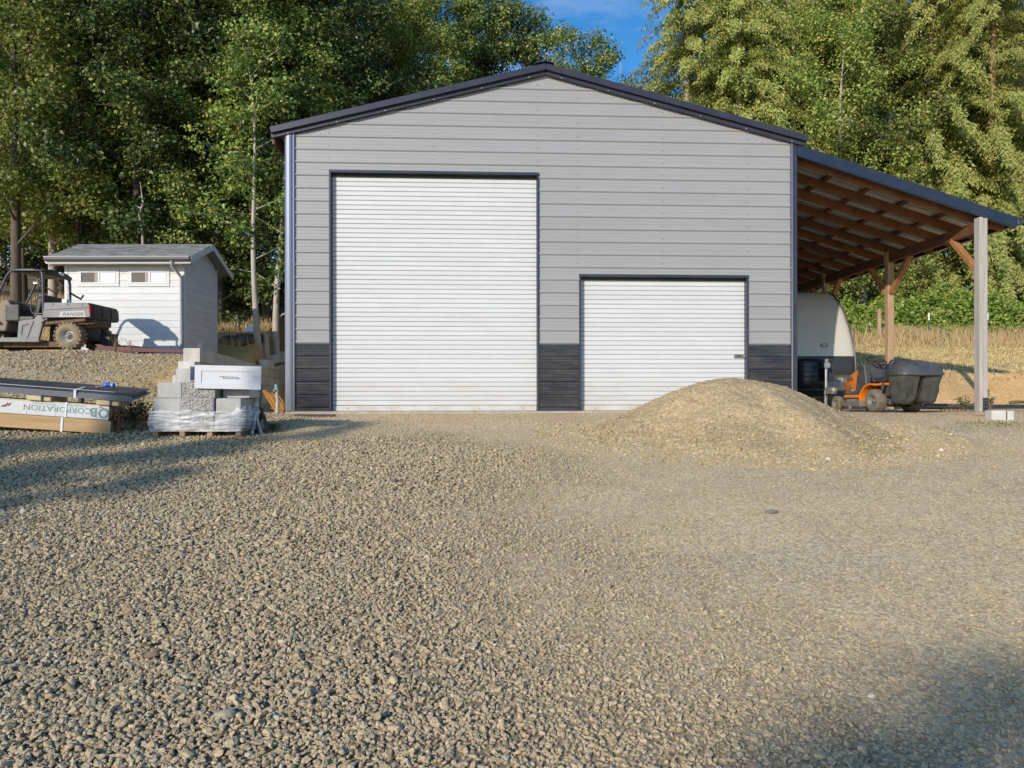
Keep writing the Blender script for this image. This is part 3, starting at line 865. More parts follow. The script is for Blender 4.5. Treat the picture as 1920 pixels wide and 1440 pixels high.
# fascia
mb = MB(); mb.bar((.02, -.035, lz(.02) - .090), (UE + .02, -.035, lz(UE + .02) - .090), .02, .205); mb.build('fascia', M_FASC, lean, bevel=.003)
mb = MB(); mb.bar((.03, -.02, lz(.03) - .186), (UE, -.02, lz(UE) - .186), .05, .008); mb.build('drip_edge', M_TRIM, lean)
mb = MB(); mb.box(UE + .032, UE + .13, -.05, LEN, lz(UE) - .13, lz(UE) - .02); mb.build('gutter', M_TRIM, lean, bevel=.01)
UP = 3.53
ZB = 3.33
mb = MB(); mb.box(UP - .045, UP + .045, .10, LEN - .1, ZB, ZB + .205); mb.build('beam', W_BROWN, lean, bevel=.005)
def lw(u, v):
    return (O2.x + u * math.cos(TH) - v * math.sin(TH), O2.y + u * math.sin(TH) + v * math.cos(TH))
for i, y in enumerate((.0, 2.95, 5.9, 8.85)):
    g = gz1(*lw(UP, y)) - O2.z - .25
    front = i == 0
    mat = W_GREY if front else W_POST
    mb = MB()
    if front:
        mb.box(UP - .078, UP - .003, -.075, .075, g, lz(UP) - .20); mb.box(UP + .001, UP + .078, -.075, .075, g, lz(UP) - .22)
    else:
        mb.box(UP - .070, UP + .070, y - .07, y + .07, g, ZB - .002)
        mb.box(UP - .088, UP - .048, y - .07, y + .07, ZB - .05, ZB + .24)
    post = mb.build('post', mat, lean, bevel=.006)
    post['label'] = 'grey weathered two-piece front post' if front else 'sunlit brown post'
    if front:
        mb = MB(); mb.box(UP - .022, UP + .082, -.081, -.0755, -.05, .25); pl = mb.build('bracket', M_BLACK, post)
        mb = MB()
        for zz in (.02, .08, .14, .20):
            for xx in (.0, .05): mb.lathe([(-.086, .003), (-.0855, .006), (-.0812, .007)], (UP + xx, 0, zz), 'y', 6)
        tag(mb.build('bolt', M_STEEL, post), kind='stuff')
    for s in ((1,) if front else (-1, 1)):
        mb = MB(); mb.bar((UP, y + s * .09, ZB - .70), (UP, y + s * .78, ZB + .01), .085, .12, up=(1, 0, 0)); mb.build('knee_brace', W_BRACE, lean, bevel=.004)
mb = MB(); mb.box(.02, .08, .05, LEN, lz(.05) - .30, lz(.05) - .05); mb.build('ledger', W_BROWN, lean)

# ------------------------------------------------------------------ garden shed
M_SHED = pm('pale_lap_siding', (.545, .555, .56), .55, var=.07, vscale=2.5, rnd=.05, dirt=(.52, .50, .46), dscale=2, damt=.55, stretch=(1, 1, 4))
M_SHTRIM = pm('shed_trim', (.55, .55, .555), .5, var=.05, dirt=(.5, .48, .44), dscale=4, damt=.4)
M_GUT = pm('gutter_grey', (.10, .10, .105), .4, var=.1)
M_SHIN = pm('shingle', (.20, .21, .195), .9, var=.25, vscale=25, rnd=.30, bump=.5, bscale=160)
M_GLASSD = pm('dark_pane', (.10, .075, .05), .15, var=.25, vscale=3)
M_GLASSW = pm('pale_pane', (.76, .77, .77), .15, var=.03)
M_SCREEN = pm('insect_screen', (.30, .30, .29), .7, var=.1)
SX0, SY0, SZ0 = -11.88, 19.0, 2.80
SW, SD, SH = 3.16, 2.1, 2.59
shed = empty('garden_shed', 'small pale grey lap-sided shed with shingle roof on the upper gravel terrace', 'shed', (SX0, SY0, SZ0), 0.0)
EXP = .179
# front boards
for i in range(15):
    z0, z1 = i * EXP - .02, min((i + 1) * EXP + .012, SH)
    mb = MB(); mb.add([(.09, -.018, z0), (SW - .09, -.018, z0), (SW - .09, -.004, z1), (.09, -.004, z1), (.09, .004, z0), (SW - .09, .004, z0), (SW - .09, .004, z1), (.09, .004, z1)],
                      [(0,1,2,3), (7,6,5,4), (0,4,5,1), (3,2,6,7), (0,3,7,4), (1,5,6,2)])
    mb.build('siding_board', M_SHED, shed)
RS = .433
def gab(z):      # half-width reduction above the plate
    return max(0, (z - SH) / RS)
for i in range(18):
    z0, z1 = i * EXP - .02, (i + 1) * EXP + .012
    z1 = min(z1, SH + RS * SD / 2 - .02)
    if z0 >= z1: break
    a0, a1 = gab(z0), gab(z1)
    mb = MB(); x = SW
    mb.add([(x + .018, .09 if a0 == 0 else a0, z0), (x + .018, SD - (.02 if a0 == 0 else a0), z0), (x + .004, SD - max(a1, .02), z1), (x + .004, max(a1, .09 if a1 == 0 else a1), z1),
            (x - .004, .09 if a0 == 0 else a0, z0), (x - .004, SD - (.02 if a0 == 0 else a0), z0), (x - .004, SD - max(a1, .02), z1), (x - .004, max(a1, .09 if a1 == 0 else a1), z1)],
           [(0,1,2,3), (7,6,5,4), (0,4,5,1), (3,2,6,7), (0,3,7,4), (1,5,6,2)])
    mb.build('siding_board', M_SHED, shed)
mb = MB(); mb.prism([(0, 0 - .2), (SD, -.2), (SD, SH), (SD/2, SH + RS*SD/2), (0, SH)], 'x', .0, .04); mb.build('side_wall', M_SHED, shed)
mb = MB(); mb.box(.04, SW - .02, SD - .04, SD, -.2, SH); mb.build('back_wall', M_SHED, shed)
mb = MB(); mb.box(.02, SW - .02, .02, SD - .05, -.3, -.021); mb.build('foundation', M_CONC, shed)
for x0, x1, y0, y1 in ((0.0, .088, -.026, .0), (SW - .088, SW + .026, -.026, .0), (SW + .0005, SW + .026, .0005, .088), (SW + .0005, SW + .024, SD - .07, SD + .01)):
    mb = MB(); mb.box(x0, x1, y0, y1, -.06, SH); mb.build('corner_board', M_SHTRIM, shed, bevel=.003)
OV = .35
def rz_(y): return SH + .06 + RS * (y if y <= SD/2 else SD - y)
# roof decks
for s in (0, 1):
    y0, y1 = (-OV, SD/2) if s == 0 else (SD/2, SD + OV)
    z0, z1 = rz_(y0), rz_(y1)
    mb = MB(); mb.prism([(y0, z0 - .03), (y1, z1 - .03), (y1, z1), (y0, z0)], 'x', -.28, SW + .34); mb.build('roof_deck', M_SHTRIM if s == 0 else M_SHIN, shed)
# shingles: one object each, courses lapped
sm_ = MB(); sm_.add([(0, 0, .012), (.297, 0, .012), (.297, .20, .004), (0, .20, .004), (0, 0, 0), (.297, 0, 0), (.297, .20, 0), (0, .20, 0)], [(0,1,2,3), (0,4,5,1), (0,3,7,4), (1,5,6,2)])
sproto = sm_.build('shingle', M_SHIN, shed)
ang = math.atan(RS)
nc = 11; slopeL = (SD/2 + OV) / math.cos(ang); ce = slopeL / nc
first = True
for c in range(nc):
    off = (.149 if c % 2 else 0) + random.uniform(-.03, .03)
    for j in range(-1, 14):
        xa = -.28 + j * .30 + off
        xb = xa + .297
        if xb < -.26 or xa > SW + .30: continue
        o = sproto if first else sproto.copy()
        if not first: COL.objects.link(o); o.parent = shed
        first = False
        cl, crr = max(xa, -.285), min(xb, SW + .345)
        o.scale = ((crr - cl) / .297, 1, 1 + random.uniform(0, .8))
        o.rotation_euler = (ang, 0, 0)
        t = c * ce - .01 + random.choice((0, 0, -.012))
        o.location = (cl, -OV + t * math.cos(ang), rz_(-OV) + t * math.sin(ang) + .003)
mb = MB(); mb.prism([(SD/2 - .13, rz_(SD/2 - .13) + .012), (SD/2, rz_(SD/2) + .03), (SD/2 + .13, rz_(SD/2 + .13) + .012), (SD/2, rz_(SD/2) + .012)], 'x', -.29, SW + .35); mb.build('ridge_cap', M_SHIN, shed)
# rake boards on the gable side
for s in (0, 1):
    a = (-OV, rz_(-OV)) if s == 0 else (SD + OV, rz_(SD + OV)); b_ = (SD/2, rz_(SD/2))
    for x0 in (-.305, SW + .341):
        mb = MB(); mb.prism([(a[0], a[1] - .145), (b_[0], b_[1] - .145), (b_[0], b_[1] - .004), (a[0], a[1] - .004)], 'x', x0, x0 + .024); mb.build('rake_board', M_SHTRIM, shed)
mb = MB(); mb.box(-.28, SW + .335, -OV - .002, -OV + .02, rz_(-OV) - .17, rz_(-OV) - .032); mb.build('fascia', M_SHTRIM, shed)
mb = MB(); mb.prism([(-OV - .105, rz_(-OV) - .012), (-OV - .10, rz_(-OV) - .07), (-OV - .06, rz_(-OV) - .115), (-OV - .004, rz_(-OV) - .115), (-OV - .004, rz_(-OV) - .012)], 'x', -.28, SW + .33); mb.build('gutter', M_GUT, shed)
mb = MB(); mb.box(-.285, SW + .336, -OV - .112, -OV - .09, rz_(-OV) - .011, rz_(-OV) + .001); mb.build('gutter_lip', M_SHTRIM, shed)
xd = SW - .04
mb = MB(); mb.tube([(xd - .10, -OV - .04, rz_(-OV) - .11), (xd - .10, -OV - .03, rz_(-OV) - .24), (xd - .03, -.12, rz_(-OV) - .42), (xd, -.07, rz_(-OV) - .52), (xd + .01, -.07, .02)], .036, 8); mb.build('downspout', pm('downspout_grey', (.33, .33, .335), .4, var=.08), shed)
# soffits
mb = MB(); mb.box(-.27, SW + .33, -OV + .022, -.028, rz_(-OV) - .16, rz_(-OV) - .145); mb.build('soffit', M_SHTRIM, shed)
# windows
for px0, px1 in ((146, 224.5), (240.5, 319)):
    a = (px0 - 960) / F * SY0 - SX0; b_ = (px1 - 960) / F * SY0 - SX0
    zt = EYE + (HZ - 502.5) / F * SY0 - SZ0; zb = EYE + (HZ - 536.5) / F * SY0 - SZ0
    wobj = bpy.data.objects.new('window', None); COL.objects.link(wobj); wobj.parent = shed; wobj.location = (a, 0, zb)
    w, h = b_ - a, zt - zb
    mb = MB(); t = .088
    mb.box(0, w, -.034, -.006, 0, t); mb.box(0, w, -.034, -.006, h - t, h); mb.box(0, t, -.0335, -.006, t, h - t); mb.box(w - t, w, -.0335, -.006, t, h - t)
    mb.build('casing', M_SHTRIM, wobj, bevel=.003)
    mb = MB(); f_ = .022; x0, x1, z0, z1 = t, w - t, t, h - t
    mb.box(x0, x1, -.042, -.008, z0, z0 + f_); mb.box(x0, x1, -.042, -.008, z1 - f_, z1); mb.box(x0, x0 + f_, -.0415, -.008, z0 + f_, z1 - f_); mb.box(x1 - f_, x1, -.0415, -.008, z0 + f_, z1 - f_)
    xm = x0 + (x1 - x0) * .53
    mb.box(xm - .02, xm + .02, -.046, -.008, z0 + f_, z1 - f_)
    mb.build('frame', M_GLASSW, wobj, bevel=.003)
    xs = x0 + f_ + (xm - .02 - x0 - f_) * .76
    mb = MB(); mb.box(x0 + f_, xs, -.022, -.014, z0 + f_, z1 - f_); mb.build('open_pane', M_GLASSD, wobj)
    mb = MB(); mb.box(xs + .004, xm - .02, -.024, -.014, z0 + f_, z1 - f_); mb.build('screen', M_SCREEN, wobj)
    mb = MB(); mb.box(xm + .02, x1 - f_, -.026, -.014, z0 + f_, z1 - f_); mb.build('pane', M_GLASSW, wobj)
mb = MB(); mb.box(SW + .019, SW + .032, .72, 1.02, .10, .34); mb.build('pale_plate', M_GLASSW, shed, bevel=.004)  # pale raised rectangle low on the gable side wall

# ------------------------------------------------------------------ stepped concrete retaining wall
rw = empty('retaining_wall', 'stepped weathered concrete block retaining wall running back between shed and shop', 'retaining wall', (WALL_X0, WALL_Y0, 0), math.atan(-WALL_K))
M_BLOCKW = pm('wall_concrete', (.60, .565, .50), .92, var=.2, vscale=5, bump=.4, bscale=45, rnd=.1, dirt=(.33, .30, .25), dscale=1.6, damt=.4, stretch=(1, 1, .35))
ch = .268; sec = math.sqrt(1 + WALL_K**2)
for c in range(8):
    ztop = 2.54 - (4 - c) * ch
    if c <= 4: y0 = -.36 * (4 - c) * (1 if c >= 2 else .8)
    else: y0 = (8.5, 10.5, 12.5)[c - 5] * sec
    y = y0 - (.0 if c > 4 else (c % 2) * 0)
    first = True
    while y < 15.0 * sec:
        ln = 1.2 if not (first and c % 2) else .6
        first = False
        mb = MB(); mb.box(-.30, 0 + random.uniform(-.008, .004), y + .004, y + ln - .004, ztop - ch + .003, ztop - .003)
        mb.build('concrete_block', M_BLOCKW, rw, bevel=.012)
        y += ln

# ------------------------------------------------------------------ lettering helper
def lettering(body, size, mat, parent, loc, flip=False, name='lettering', bold=0.0, shear=0.0, sx=1.0, normal='-y'):
    cu = bpy.data.curves.new(name, 'FONT'); cu.body = body; cu.size = size; cu.align_x = 'CENTER'; cu.align_y = 'CENTER'
    cu.offset = bold; cu.shear = shear; cu.resolution_u = 2; cu.extrude = 0.0006
    t = bpy.data.objects.new(name, cu); COL.objects.link(t)
    bpy.context.view_layer.update()
    dg = bpy.context.evaluated_depsgraph_get()
    me = bpy.data.meshes.new_from_object(t.evaluated_get(dg))
    COL.objects.unlink(t); bpy.data.objects.remove(t)
    Mx = Matrix.Rotation(R(90), 4, 'X') @ Matrix.Scale(sx, 4, (1, 0, 0))
    if flip: Mx = Matrix.Rotation(R(180), 4, 'Y') @ Mx
    me.transform(Matrix.Translation(loc) @ Mx)
    me.name = name
    me.materials.clear(); me.materials.append(mat)
    return link_mesh(name, me, mat, parent)

# ------------------------------------------------------------------ lumber bundle at the left edge
W_TIMB = wood('timber_new', (.36, .215, .095), (.53, .36, .18), (1.2, 14, 22), rnd=.05)
W_PALE = wood('pale_wood', (.46, .35, .21), (.63, .51, .33), (6, 6, 6), rnd=.08)
M_WRAP = pm('white_lumber_wrap', (.60, .61, .61), .45, var=.05, vscale=5, bump=.15, bscale=9, dirt=(.55, .5, .42), dscale=3, damt=.35)
M_INK = pm('green_ink', (.17, .27, .26), .6, var=.1)
M_INK2 = pm('grey_ink', (.42, .46, .46), .6, var=.1)
M_STRAP = pm('white_strap', (.72, .74, .78), .4, var=.05)
M_SHEET = pm('dark_sheet_metal', (.058, .060, .070), .42, .25, var=.15, vscale=4, dirt=(.22, .19, .15), dscale=3, damt=.5)
M_SHEDGE = pm('sheet_edge', (.23, .25, .28), .45, .3, var=.2, vscale=10, stretch=(1, 1, 12))
lp = hit(206, 814.5)
LROT = (R(0), .078, .16)
tim = empty('timber_pack', 'long brown timber beams strapped together lying lowest in the lumber bundle', 'timber', lp, rot=LROT)
for k in range(4):
    for j in range(1):
        mb = MB(); mb.box(-4.2, 0 + (-.0 if k == 0 else random.uniform(-.06, .0)), .002 + k*.145, .142 + k*.145, .012, .195); mb.build('beam', W_TIMB, tim, bevel=.004)
Mr = Matrix.LocRotScale(lp, __import__('mathutils').Euler(LROT), None)
wr = empty('wrapped_beam_pack', 'white printed lumber wrap with upside-down green lettering on top of the brown timbers', 'lumber pack', lp, rot=LROT)
mb = MB(); mb.box(-4.15, -.035, .004, .56, .20, .385)
body = mb.build('wrap', M_WRAP, wr, bevel=.006)
mb = MB(); mb.box(-4.1, -.05, .03, .57, .3855, .398); mb.build('top_board', W_PALE, wr)
mb = MB(); mb.box(-.034, -.012, .03, .30, .25, .36); mb.build('beam_end', W_TIMB, wr)
mpx = 10.25 / F
def lx(px): return (px - 206) * mpx
lettering('Q', .185, M_INK, body, (lx(192.5), .0025, .292), True, bold=.004)
lettering('B', .165, M_INK, body, (lx(176), .0025, .300), True, bold=.006)
lettering('CORPORATION', .112, M_INK, body, (lx(116.5), .0025, .306), True, bold=.0005, sx=1.06)
lettering('Q', .19, M_INK2, body, (lx(10), .0025, .290), True, bold=.008)
lettering('SALMON, ID 83467', .036, M_INK2, body, (lx(94), .0025, .368), True)
lettering('1420 HIGHWAY', .036, M_INK2, body, (lx(146), .0025, .368), True)
mb = MB(); mb.box(lx(70), lx(122), .0022, .0032, .3495, .352); mb.box(lx(132), lx(165), .0022, .0032, .3495, .352)
for px in (20, 67, 113, 158, 181): mb.box(lx(px) - .001, lx(px) + .001, .0022, .0032, .21, .30)
mb.build('printed_line', M_INK2, body)
mb = MB(); mb.bar((lx(28), .0028, .30), (lx(41), .0028, .33), .006, .012); mb.bar((lx(33), .0028, .295), (lx(36), .0028, .345), .006, .010); mb.bar((lx(26), .0028, .29), (lx(34), .0028, .30), .006, .014); mb.bar((lx(37), .0028, .30), (lx(40), .0028, .345), .006, .009)
mb.build('crayon_mark', pm('crayon', (.16, .07, .06), .7), body)
mb = MB(); mb.box(lx(129), lx(131.5), -.004, .003, .197, .405); mb.box(lx(124), lx(127.5), -.006, .002, .0, .196); strap = mb.build('strap', M_STRAP, tim)
for a, b_, y in ((67, 105, .0), (180, 217, .0), (-120, -90, .0)):
    t = empty('spacer_block', {67: 'split pale wood spacer under the middle of the dark metal sheets', 180: 'pale wood spacer at the right end of the wrapped beams', -120: 'pale wood spacer far left under the dark metal sheets'}[a], 'wood block', Mr @ Vector((lx(a), 0, .3985)), rot=LROT)
    mb = MB(); w = (b_ - a) * mpx
    mb.box(0, w * .62, -.03, .5, 0, .075); mb.box(w * .63, w, .0, .5, 0, .072)
    mb.build('block', W_PALE, t, bevel=.008)
sh = empty('metal_sheet_stack', 'stack of long dark metal roofing sheets lying on wood spacers above the wrapped beams', 'metal sheets', Mr @ Vector((0, -.05, .476)), rot=(R(9), .078, .16))
for k in range(6):
    mb = MB(); e = random.uniform(-.03, .05)
    mb.box(-4.3, .26 + e, .004 * k, .60 + .012 * k, .015 * k, .015 * k + .012)
    for j in range(3): mb.prism([(.12 + .2*j, .015*k + .012), (.15 + .2*j, .015*k + .0145), (.17 + .2*j, .015*k + .0145), (.20 + .2*j, .015*k + .012)], 'x', -4.3, .26 + e)
    mb.build('sheet', M_SHEDGE if k < 5 else M_SHEET, sh)
mb = MB(); mb.box(lx(144), lx(148), -.004, .0, -.004, .104); mb.box(lx(144), lx(148), -.004, .3, .1045, .107); mb.build('strap', M_STRAP, sh)
mb = MB(); mb.box(-3.2, .02, .035, .045, .1055, .110); mb.build('white_edge', M_STRAP, sh)
# blue hammer-like tool on the sheets
Ms = Matrix.LocRotScale(sh.location, sh.rotation_euler, None)
M_BLUE = pm('blue_plastic', (.03, .12, .55), .35, var=.1)
tl_ = empty('blue_tool', 'blue and white headed hand tool with a short handle resting on the dark metal sheets', 'hand tool', Ms @ Vector((lx(186), .30, .108)), rot=(0, .05, .1))
mb = MB(); mb.lathe([(-.07, .018), (-.065, .03), (-.03, .034), (.0, .030), (.02, .022), (.035, .022), (.04, .03), (.075, .032), (.08, .02)], (0, 0, .05), 'x', 12); mb.build('head', M_BLUE, tl_)
mb = MB(); mb.lathe([(.034, .0235), (.058, .0335), (.0595, .0335)], (0, 0, .05), 'x', 12); mb.build('collar', M_STRAP, tl_)
mb = MB(); mb.tube([(-.035, -.01, .03), (-.12, -.10, .012)], .011, 8); mb.build('handle', W_PALE, tl_)
for px, py, ln in ((5, 714, .42), (160, 731, .2)):
    p = P(px, py, 11.0)
    t = empty('plastic_roll', 'white plastic roll end behind the dark metal sheets, %s' % ('at the left frame edge' if px < 50 else 'beside the blue tool'), 'roll', (p.x, p.y, gz1(p.x, p.y)))
    mb = MB(); h = max(p.z - t.location.z, .12); mb.tube([(-ln, .05, h - .05), (ln * .3, 0, h - .07)], .055, 12); mb.build('tube', M_STRAP, t)
    mb = MB(); mb.tube([(ln * .3, 0, h - .07), (ln * .3 + .03, 0, h - .072)], .035, 10); mb.box(-ln*.4, -ln*.2, -.05, .05, -.02, h - .1); mb.build('core', M_BLACK, t)

# ------------------------------------------------------------------ pallet of concrete blocks
pp = hit(371, 820)
PY = pp.y; q_ = PY / F
def bx(px): return (px - 371) * q_
M_BLK = pm('block_smooth', (.40, .395, .38), .85, var=.12, vscale=8, bump=.2, bscale=90, rnd=.1, dirt=(.30, .27, .22), dscale=3, damt=.5)
M_BLKR = pm('block_split_face', (.36, .345, .32), .95, var=.3, vscale=30, bump=.9, bscale=45, rnd=.08)
W_PAL = wood('pallet_wood', (.20, .135, .07), (.36, .26, .15), (3, 8, 8), rnd=.2)
BROT = -.02
pal = empty('wood_pallet', 'weathered wooden pallet under the stack of concrete blocks', 'pallet', pp, BROT)
for px in (290, 341, 393, 447):
    mb = MB(); mb.box(bx(px) - .035, bx(px) + .035, 0.0, 1.0, 0.018, .085); mb.build('stringer', W_PAL, pal)
for k in range(7):
    mb = MB(); mb.box(bx(287), bx(456), .0 + k*.15, .10 + k*.15, .0865, .105); mb.build('deck_board', W_PAL, pal)
for k in range(3):
    mb = MB(); mb.box(bx(287), bx(456), .02 + k*.42, .12 + k*.42, .0, .0165); mb.build('bottom_board', W_PAL, pal)
Mp = Matrix.LocRotScale(pp, __import__('mathutils').Euler((0, 0, BROT)), None)
def rough_face(w, d, h, amp):
    n, m = 22, 12
    vs, fs = [], []
    sd = random.uniform(0, 99)
    for j in range(m + 1):
        for i in range(n + 1):
            e = min(i, n - i, j, m - j)
            o = 0 if e == 0 else -abs(mnoise.noise(Vector((i*.45 + sd, j*.5, 0)))) * amp - amp * .5 * mnoise.noise(Vector((i*1.1 + sd, j*1.2, 5)))
            vs.append((w*i/n, o, h*j/m))
    for j in range(m):
        for i in range(n): fs.append((j*(n+1)+i, j*(n+1)+i+1, (j+1)*(n+1)+i+1, (j+1)*(n+1)+i))
    b0 = len(vs); vs += [(0, d, 0), (w, d, 0), (w, d, h), (0, d, h)]
    c = [0, n, (m+1)*(n+1)-1, m*(n+1)]
    fs += [(b0+1, b0, b0+3, b0+2)]
    fs += [tuple([b0] + [i for i in range(n, -1, -1)][::-1][:0] + [0] + list(range(1, n + 1)) + [b0 + 1])[::-1]]
    fs += [tuple([b0+3] + [m*(n+1) + i for i in range(n + 1)] + [b0 + 2])]
    fs += [tuple([b0] + [j*(n+1) for j in range(m + 1)] + [b0 + 3])]
    fs += [tuple([b0+1] + [j*(n+1)+n for j in range(m + 1)] + [b0 + 2])[::-1]]
    return vs, fs
RH = .212
blocks = [
 (286, 337.5, 0, 0, 'smooth', 'smooth grey concrete block at the left of the wrapped bottom course'),
 (338, 401.5, 0, 0, 'rough', 'rough-faced concrete block in the middle of the wrapped bottom course'),
 (402.5, 451, 0, 0, 'smooth', 'smooth grey concrete block at the right of the wrapped bottom course'),
 (286, 337.5, 1, .02, 'smooth', 'smooth grey concrete block at the left of the middle course'),
 (338, 401.5, 1, .0, 'rough', 'rough-faced concrete block in the middle course under another rough one'),
 (403, 451, 1, .03, 'smooth', 'smooth concrete block at the right of the middle course above torn plastic'),
 (293.5, 340, 2, .01, 'smooth', 'smooth pale concrete block topmost on the left of the pallet stack'),
 (341, 404, 2, .0, 'rough', 'rough-faced concrete block on the top course left of the gap under the drawer'),
 (409, 461, 2, .16, 'smooth', 'smooth concrete block half in shade under the white drawer')]
for a, b_, row, dy, kind, lab in blocks:
    z = .107 + row * (RH + .004)
    loc = Mp @ Vector((bx(a), dy, z))
    w = bx(b_) - bx(a)
    if kind == 'rough':
        vs, fs = rough_face(w - .006, .42, RH, .028)
        mb = MB(); mb.add(vs, fs); o = mb.build('concrete_block', M_BLKR)
    else:
        mb = MB(); mb.box(0, w - .006, 0, .43, 0, RH); o = mb.build('concrete_block', M_BLK, bevel=.012, seg=2)
    o.location = loc; o.rotation_euler = (0, 0, BROT + random.uniform(-.012, .012))
    tag(o, lab, 'concrete block', 'concrete blocks on the pallet')
zt = .107 + 3 * (RH + .004)
# round concrete piece
loc = Mp @ Vector((bx(341.5), .25, zt - .002))
mb = MB(); r_ = 26.5 * q_
mb.lathe([(0, r_ * .98), (.012, r_), (.178, r_), (.188, r_ * .97), (.188, r_ * .62), (.15, r_ * .6)], (0, 0, 0), 'z', 40)
mb.add([(r_*.6*math.cos(t*math.pi/20), r_*.6*math.sin(t*math.pi/20), .15) for t in range(40)], [tuple(range(40))])
o = mb.build('round_concrete_cap', M_BLK); o.location = loc
tag(o, 'short round pale concrete ring standing on the block stack left of the drawer', 'concrete ring')
# drawer
M_DRAW = pm('drawer_white', (.56, .565, .60), .4, var=.02)
M_DIN = pm('drawer_side', (.40, .40, .41), .5, var=.08)
dr = empty('cabinet_drawer', 'white shaker cabinet drawer front with bar pull standing on the block stack', 'drawer', Mp @ Vector((bx(368), -.055, zt - .085)), rot=(0, .022, .02))
dw, dh = 122.5 * q_, 43.5 * q_
rl, rt = 12.2 * q_, 10.6 * q_
mb = MB(); mb.box(0, dw, 0, .02, 0, rt); mb.box(0, dw, 0, .02, dh - rt, dh); mb.box(0, rl, 0, .02, rt, dh - rt); mb.box(dw - rl, dw, 0, .02, rt, dh - rt)
mb.build('front_frame', M_DRAW, dr)
mb = MB(); mb.box(rl, dw - rl, .009, .019, rt, dh - rt); mb.build('front_panel', M_DRAW, dr)
mb = MB(); mb.box(-.085, -.07, .021, .36, .092, dh - .02); mb.box(dw - .20, dw - .185, .021, .36, .092, dh - .05); mb.box(-.069, dw - .201, .345, .36, .092, dh - .05); mb.box(-.069, dw - .201, .022, .344, .095, .105)
mb.build('drawer_box', M_DIN, dr)
mb = MB(); hx0, hx1 = 48 * q_, 80.5 * q_; hz = dh * .52
mb.tube([(hx0, -.034, hz), (hx1, -.034, hz - .004)], .0045, 8); mb.tube([(hx0 + .02, .01, hz), (hx0 + .02, -.034, hz)], .004, 6); mb.tube([(hx1 - .02, .01, hz - .004), (hx1 - .02, -.034, hz - .004)], .004, 6)
mb.build('bar_pull', pm('brushed_nickel', (.12, .12, .125), .35, .6), dr)
# stretch wrap
wmat = bpy.data.materials.new('stretch_film'); wmat.use_nodes = True
nt = wmat.node_tree; nt.nodes.clear(); L = nt.links
out = nt.nodes.new('ShaderNodeOutputMaterial'); pb = nt.nodes.new('ShaderNodeBsdfPrincipled'); tb = nt.nodes.new('ShaderNodeBsdfTransparent'); ms = nt.nodes.new('ShaderNodeMixShader')
pb.inputs['Base Color'].default_value = (.75, .76, .78, 1); pb.inputs['Roughness'].default_value = .25
tcn = nt.nodes.new('ShaderNodeTexCoord'); mpn = nt.nodes.new('ShaderNodeMapping'); mpn.inputs['Scale'].default_value = (2.5, 2.5, 14)
n_ = nt.nodes.new('ShaderNodeTexNoise'); n_.inputs['Scale'].default_value = 2; n_.inputs['Detail'].default_value = 7
mr = nt.nodes.new('ShaderNodeMapRange'); mr.inputs[1].default_value = .38; mr.inputs[2].default_value = .66; mr.inputs[3].default_value = .10; mr.inputs[4].default_value = .62
L.new(tcn.outputs['Object'], mpn.inputs[0]); L.new(mpn.outputs[0], n_.inputs['Vector']); L.new(n_.outputs['Fac'], mr.inputs[0]); L.new(mr.outputs[0], ms.inputs[0])
L.new(tb.outputs[0], ms.inputs[1]); L.new(pb.outputs[0], ms.inputs[2]); L.new(ms.outputs[0], out.inputs[0])
bp = nt.nodes.new('ShaderNodeBump'); bp.inputs['Strength'].default_value = .6; bp.inputs['Distance'].default_value = .03; L.new(n_.outputs['Fac'], bp.inputs['Height']); L.new(bp.outputs[0], pb.inputs['Normal'])
path = []
x0, x1, y0, y1 = bx(283), bx(455), -.03, .48
for t in np.linspace(0, 1, 40): path.append((x0 + (x1 - x0)*t, y0))
for t in np.linspace(0, 1, 16)[1:]: path.append((x1, y0 + (y1 - y0)*t))
for t in np.linspace(0, 1, 40)[1:]: path.append((x1 + (x0 - x1)*t, y1))
for t in np.linspace(0, 1, 16)[1:-1]: path.append((x0, y1 + (y0 - y1)*t))
nr_ = 14; npth = len(path); vs = []; fs = []
for j in range(nr_):
    f_ = j / (nr_ - 1)
    for i, (x, y) in enumerate(path):
        d = .016 * mnoise.noise(Vector((x*7, y*7, f_*6))) + .012 * mnoise.noise(Vector((x*22, y*22, f_*3)))
        bul = max(0, (-x - .55)) * .5 * math.sin(f_*3.14) + max(0, x - .52) * .9 * math.sin(f_*2.6)
        cx, cy = (x0+x1)/2, (y0+y1)/2
        l = math.hypot(x-cx, y-cy)
        top = .36 + .06 * mnoise.noise(Vector((x*3, y*3, 1))) + (.16 if x > bx(446) else 0) * (.5 + mnoise.noise(Vector((x*30, y*9, 2))))
        vs.append((x + (x-cx)/l*(d + bul), y + (y-cy)/l*(d + bul*.2) - .004, .085 + (top - .085) * f_))
for j in range(nr_ - 1):
    for i in range(npth): fs.append((j*npth+i, j*npth+(i+1) % npth, (j+1)*npth+(i+1) % npth, (j+1)*npth+i))
mb = MB(); mb.add(vs, fs, True); o = mb.build('stretch_wrap', wmat); o.location = pp; o.rotation_euler = (0, 0, BROT)
tag(o, 'torn crinkled clear stretch film wrapped round the lower concrete blocks', 'plastic wrap')
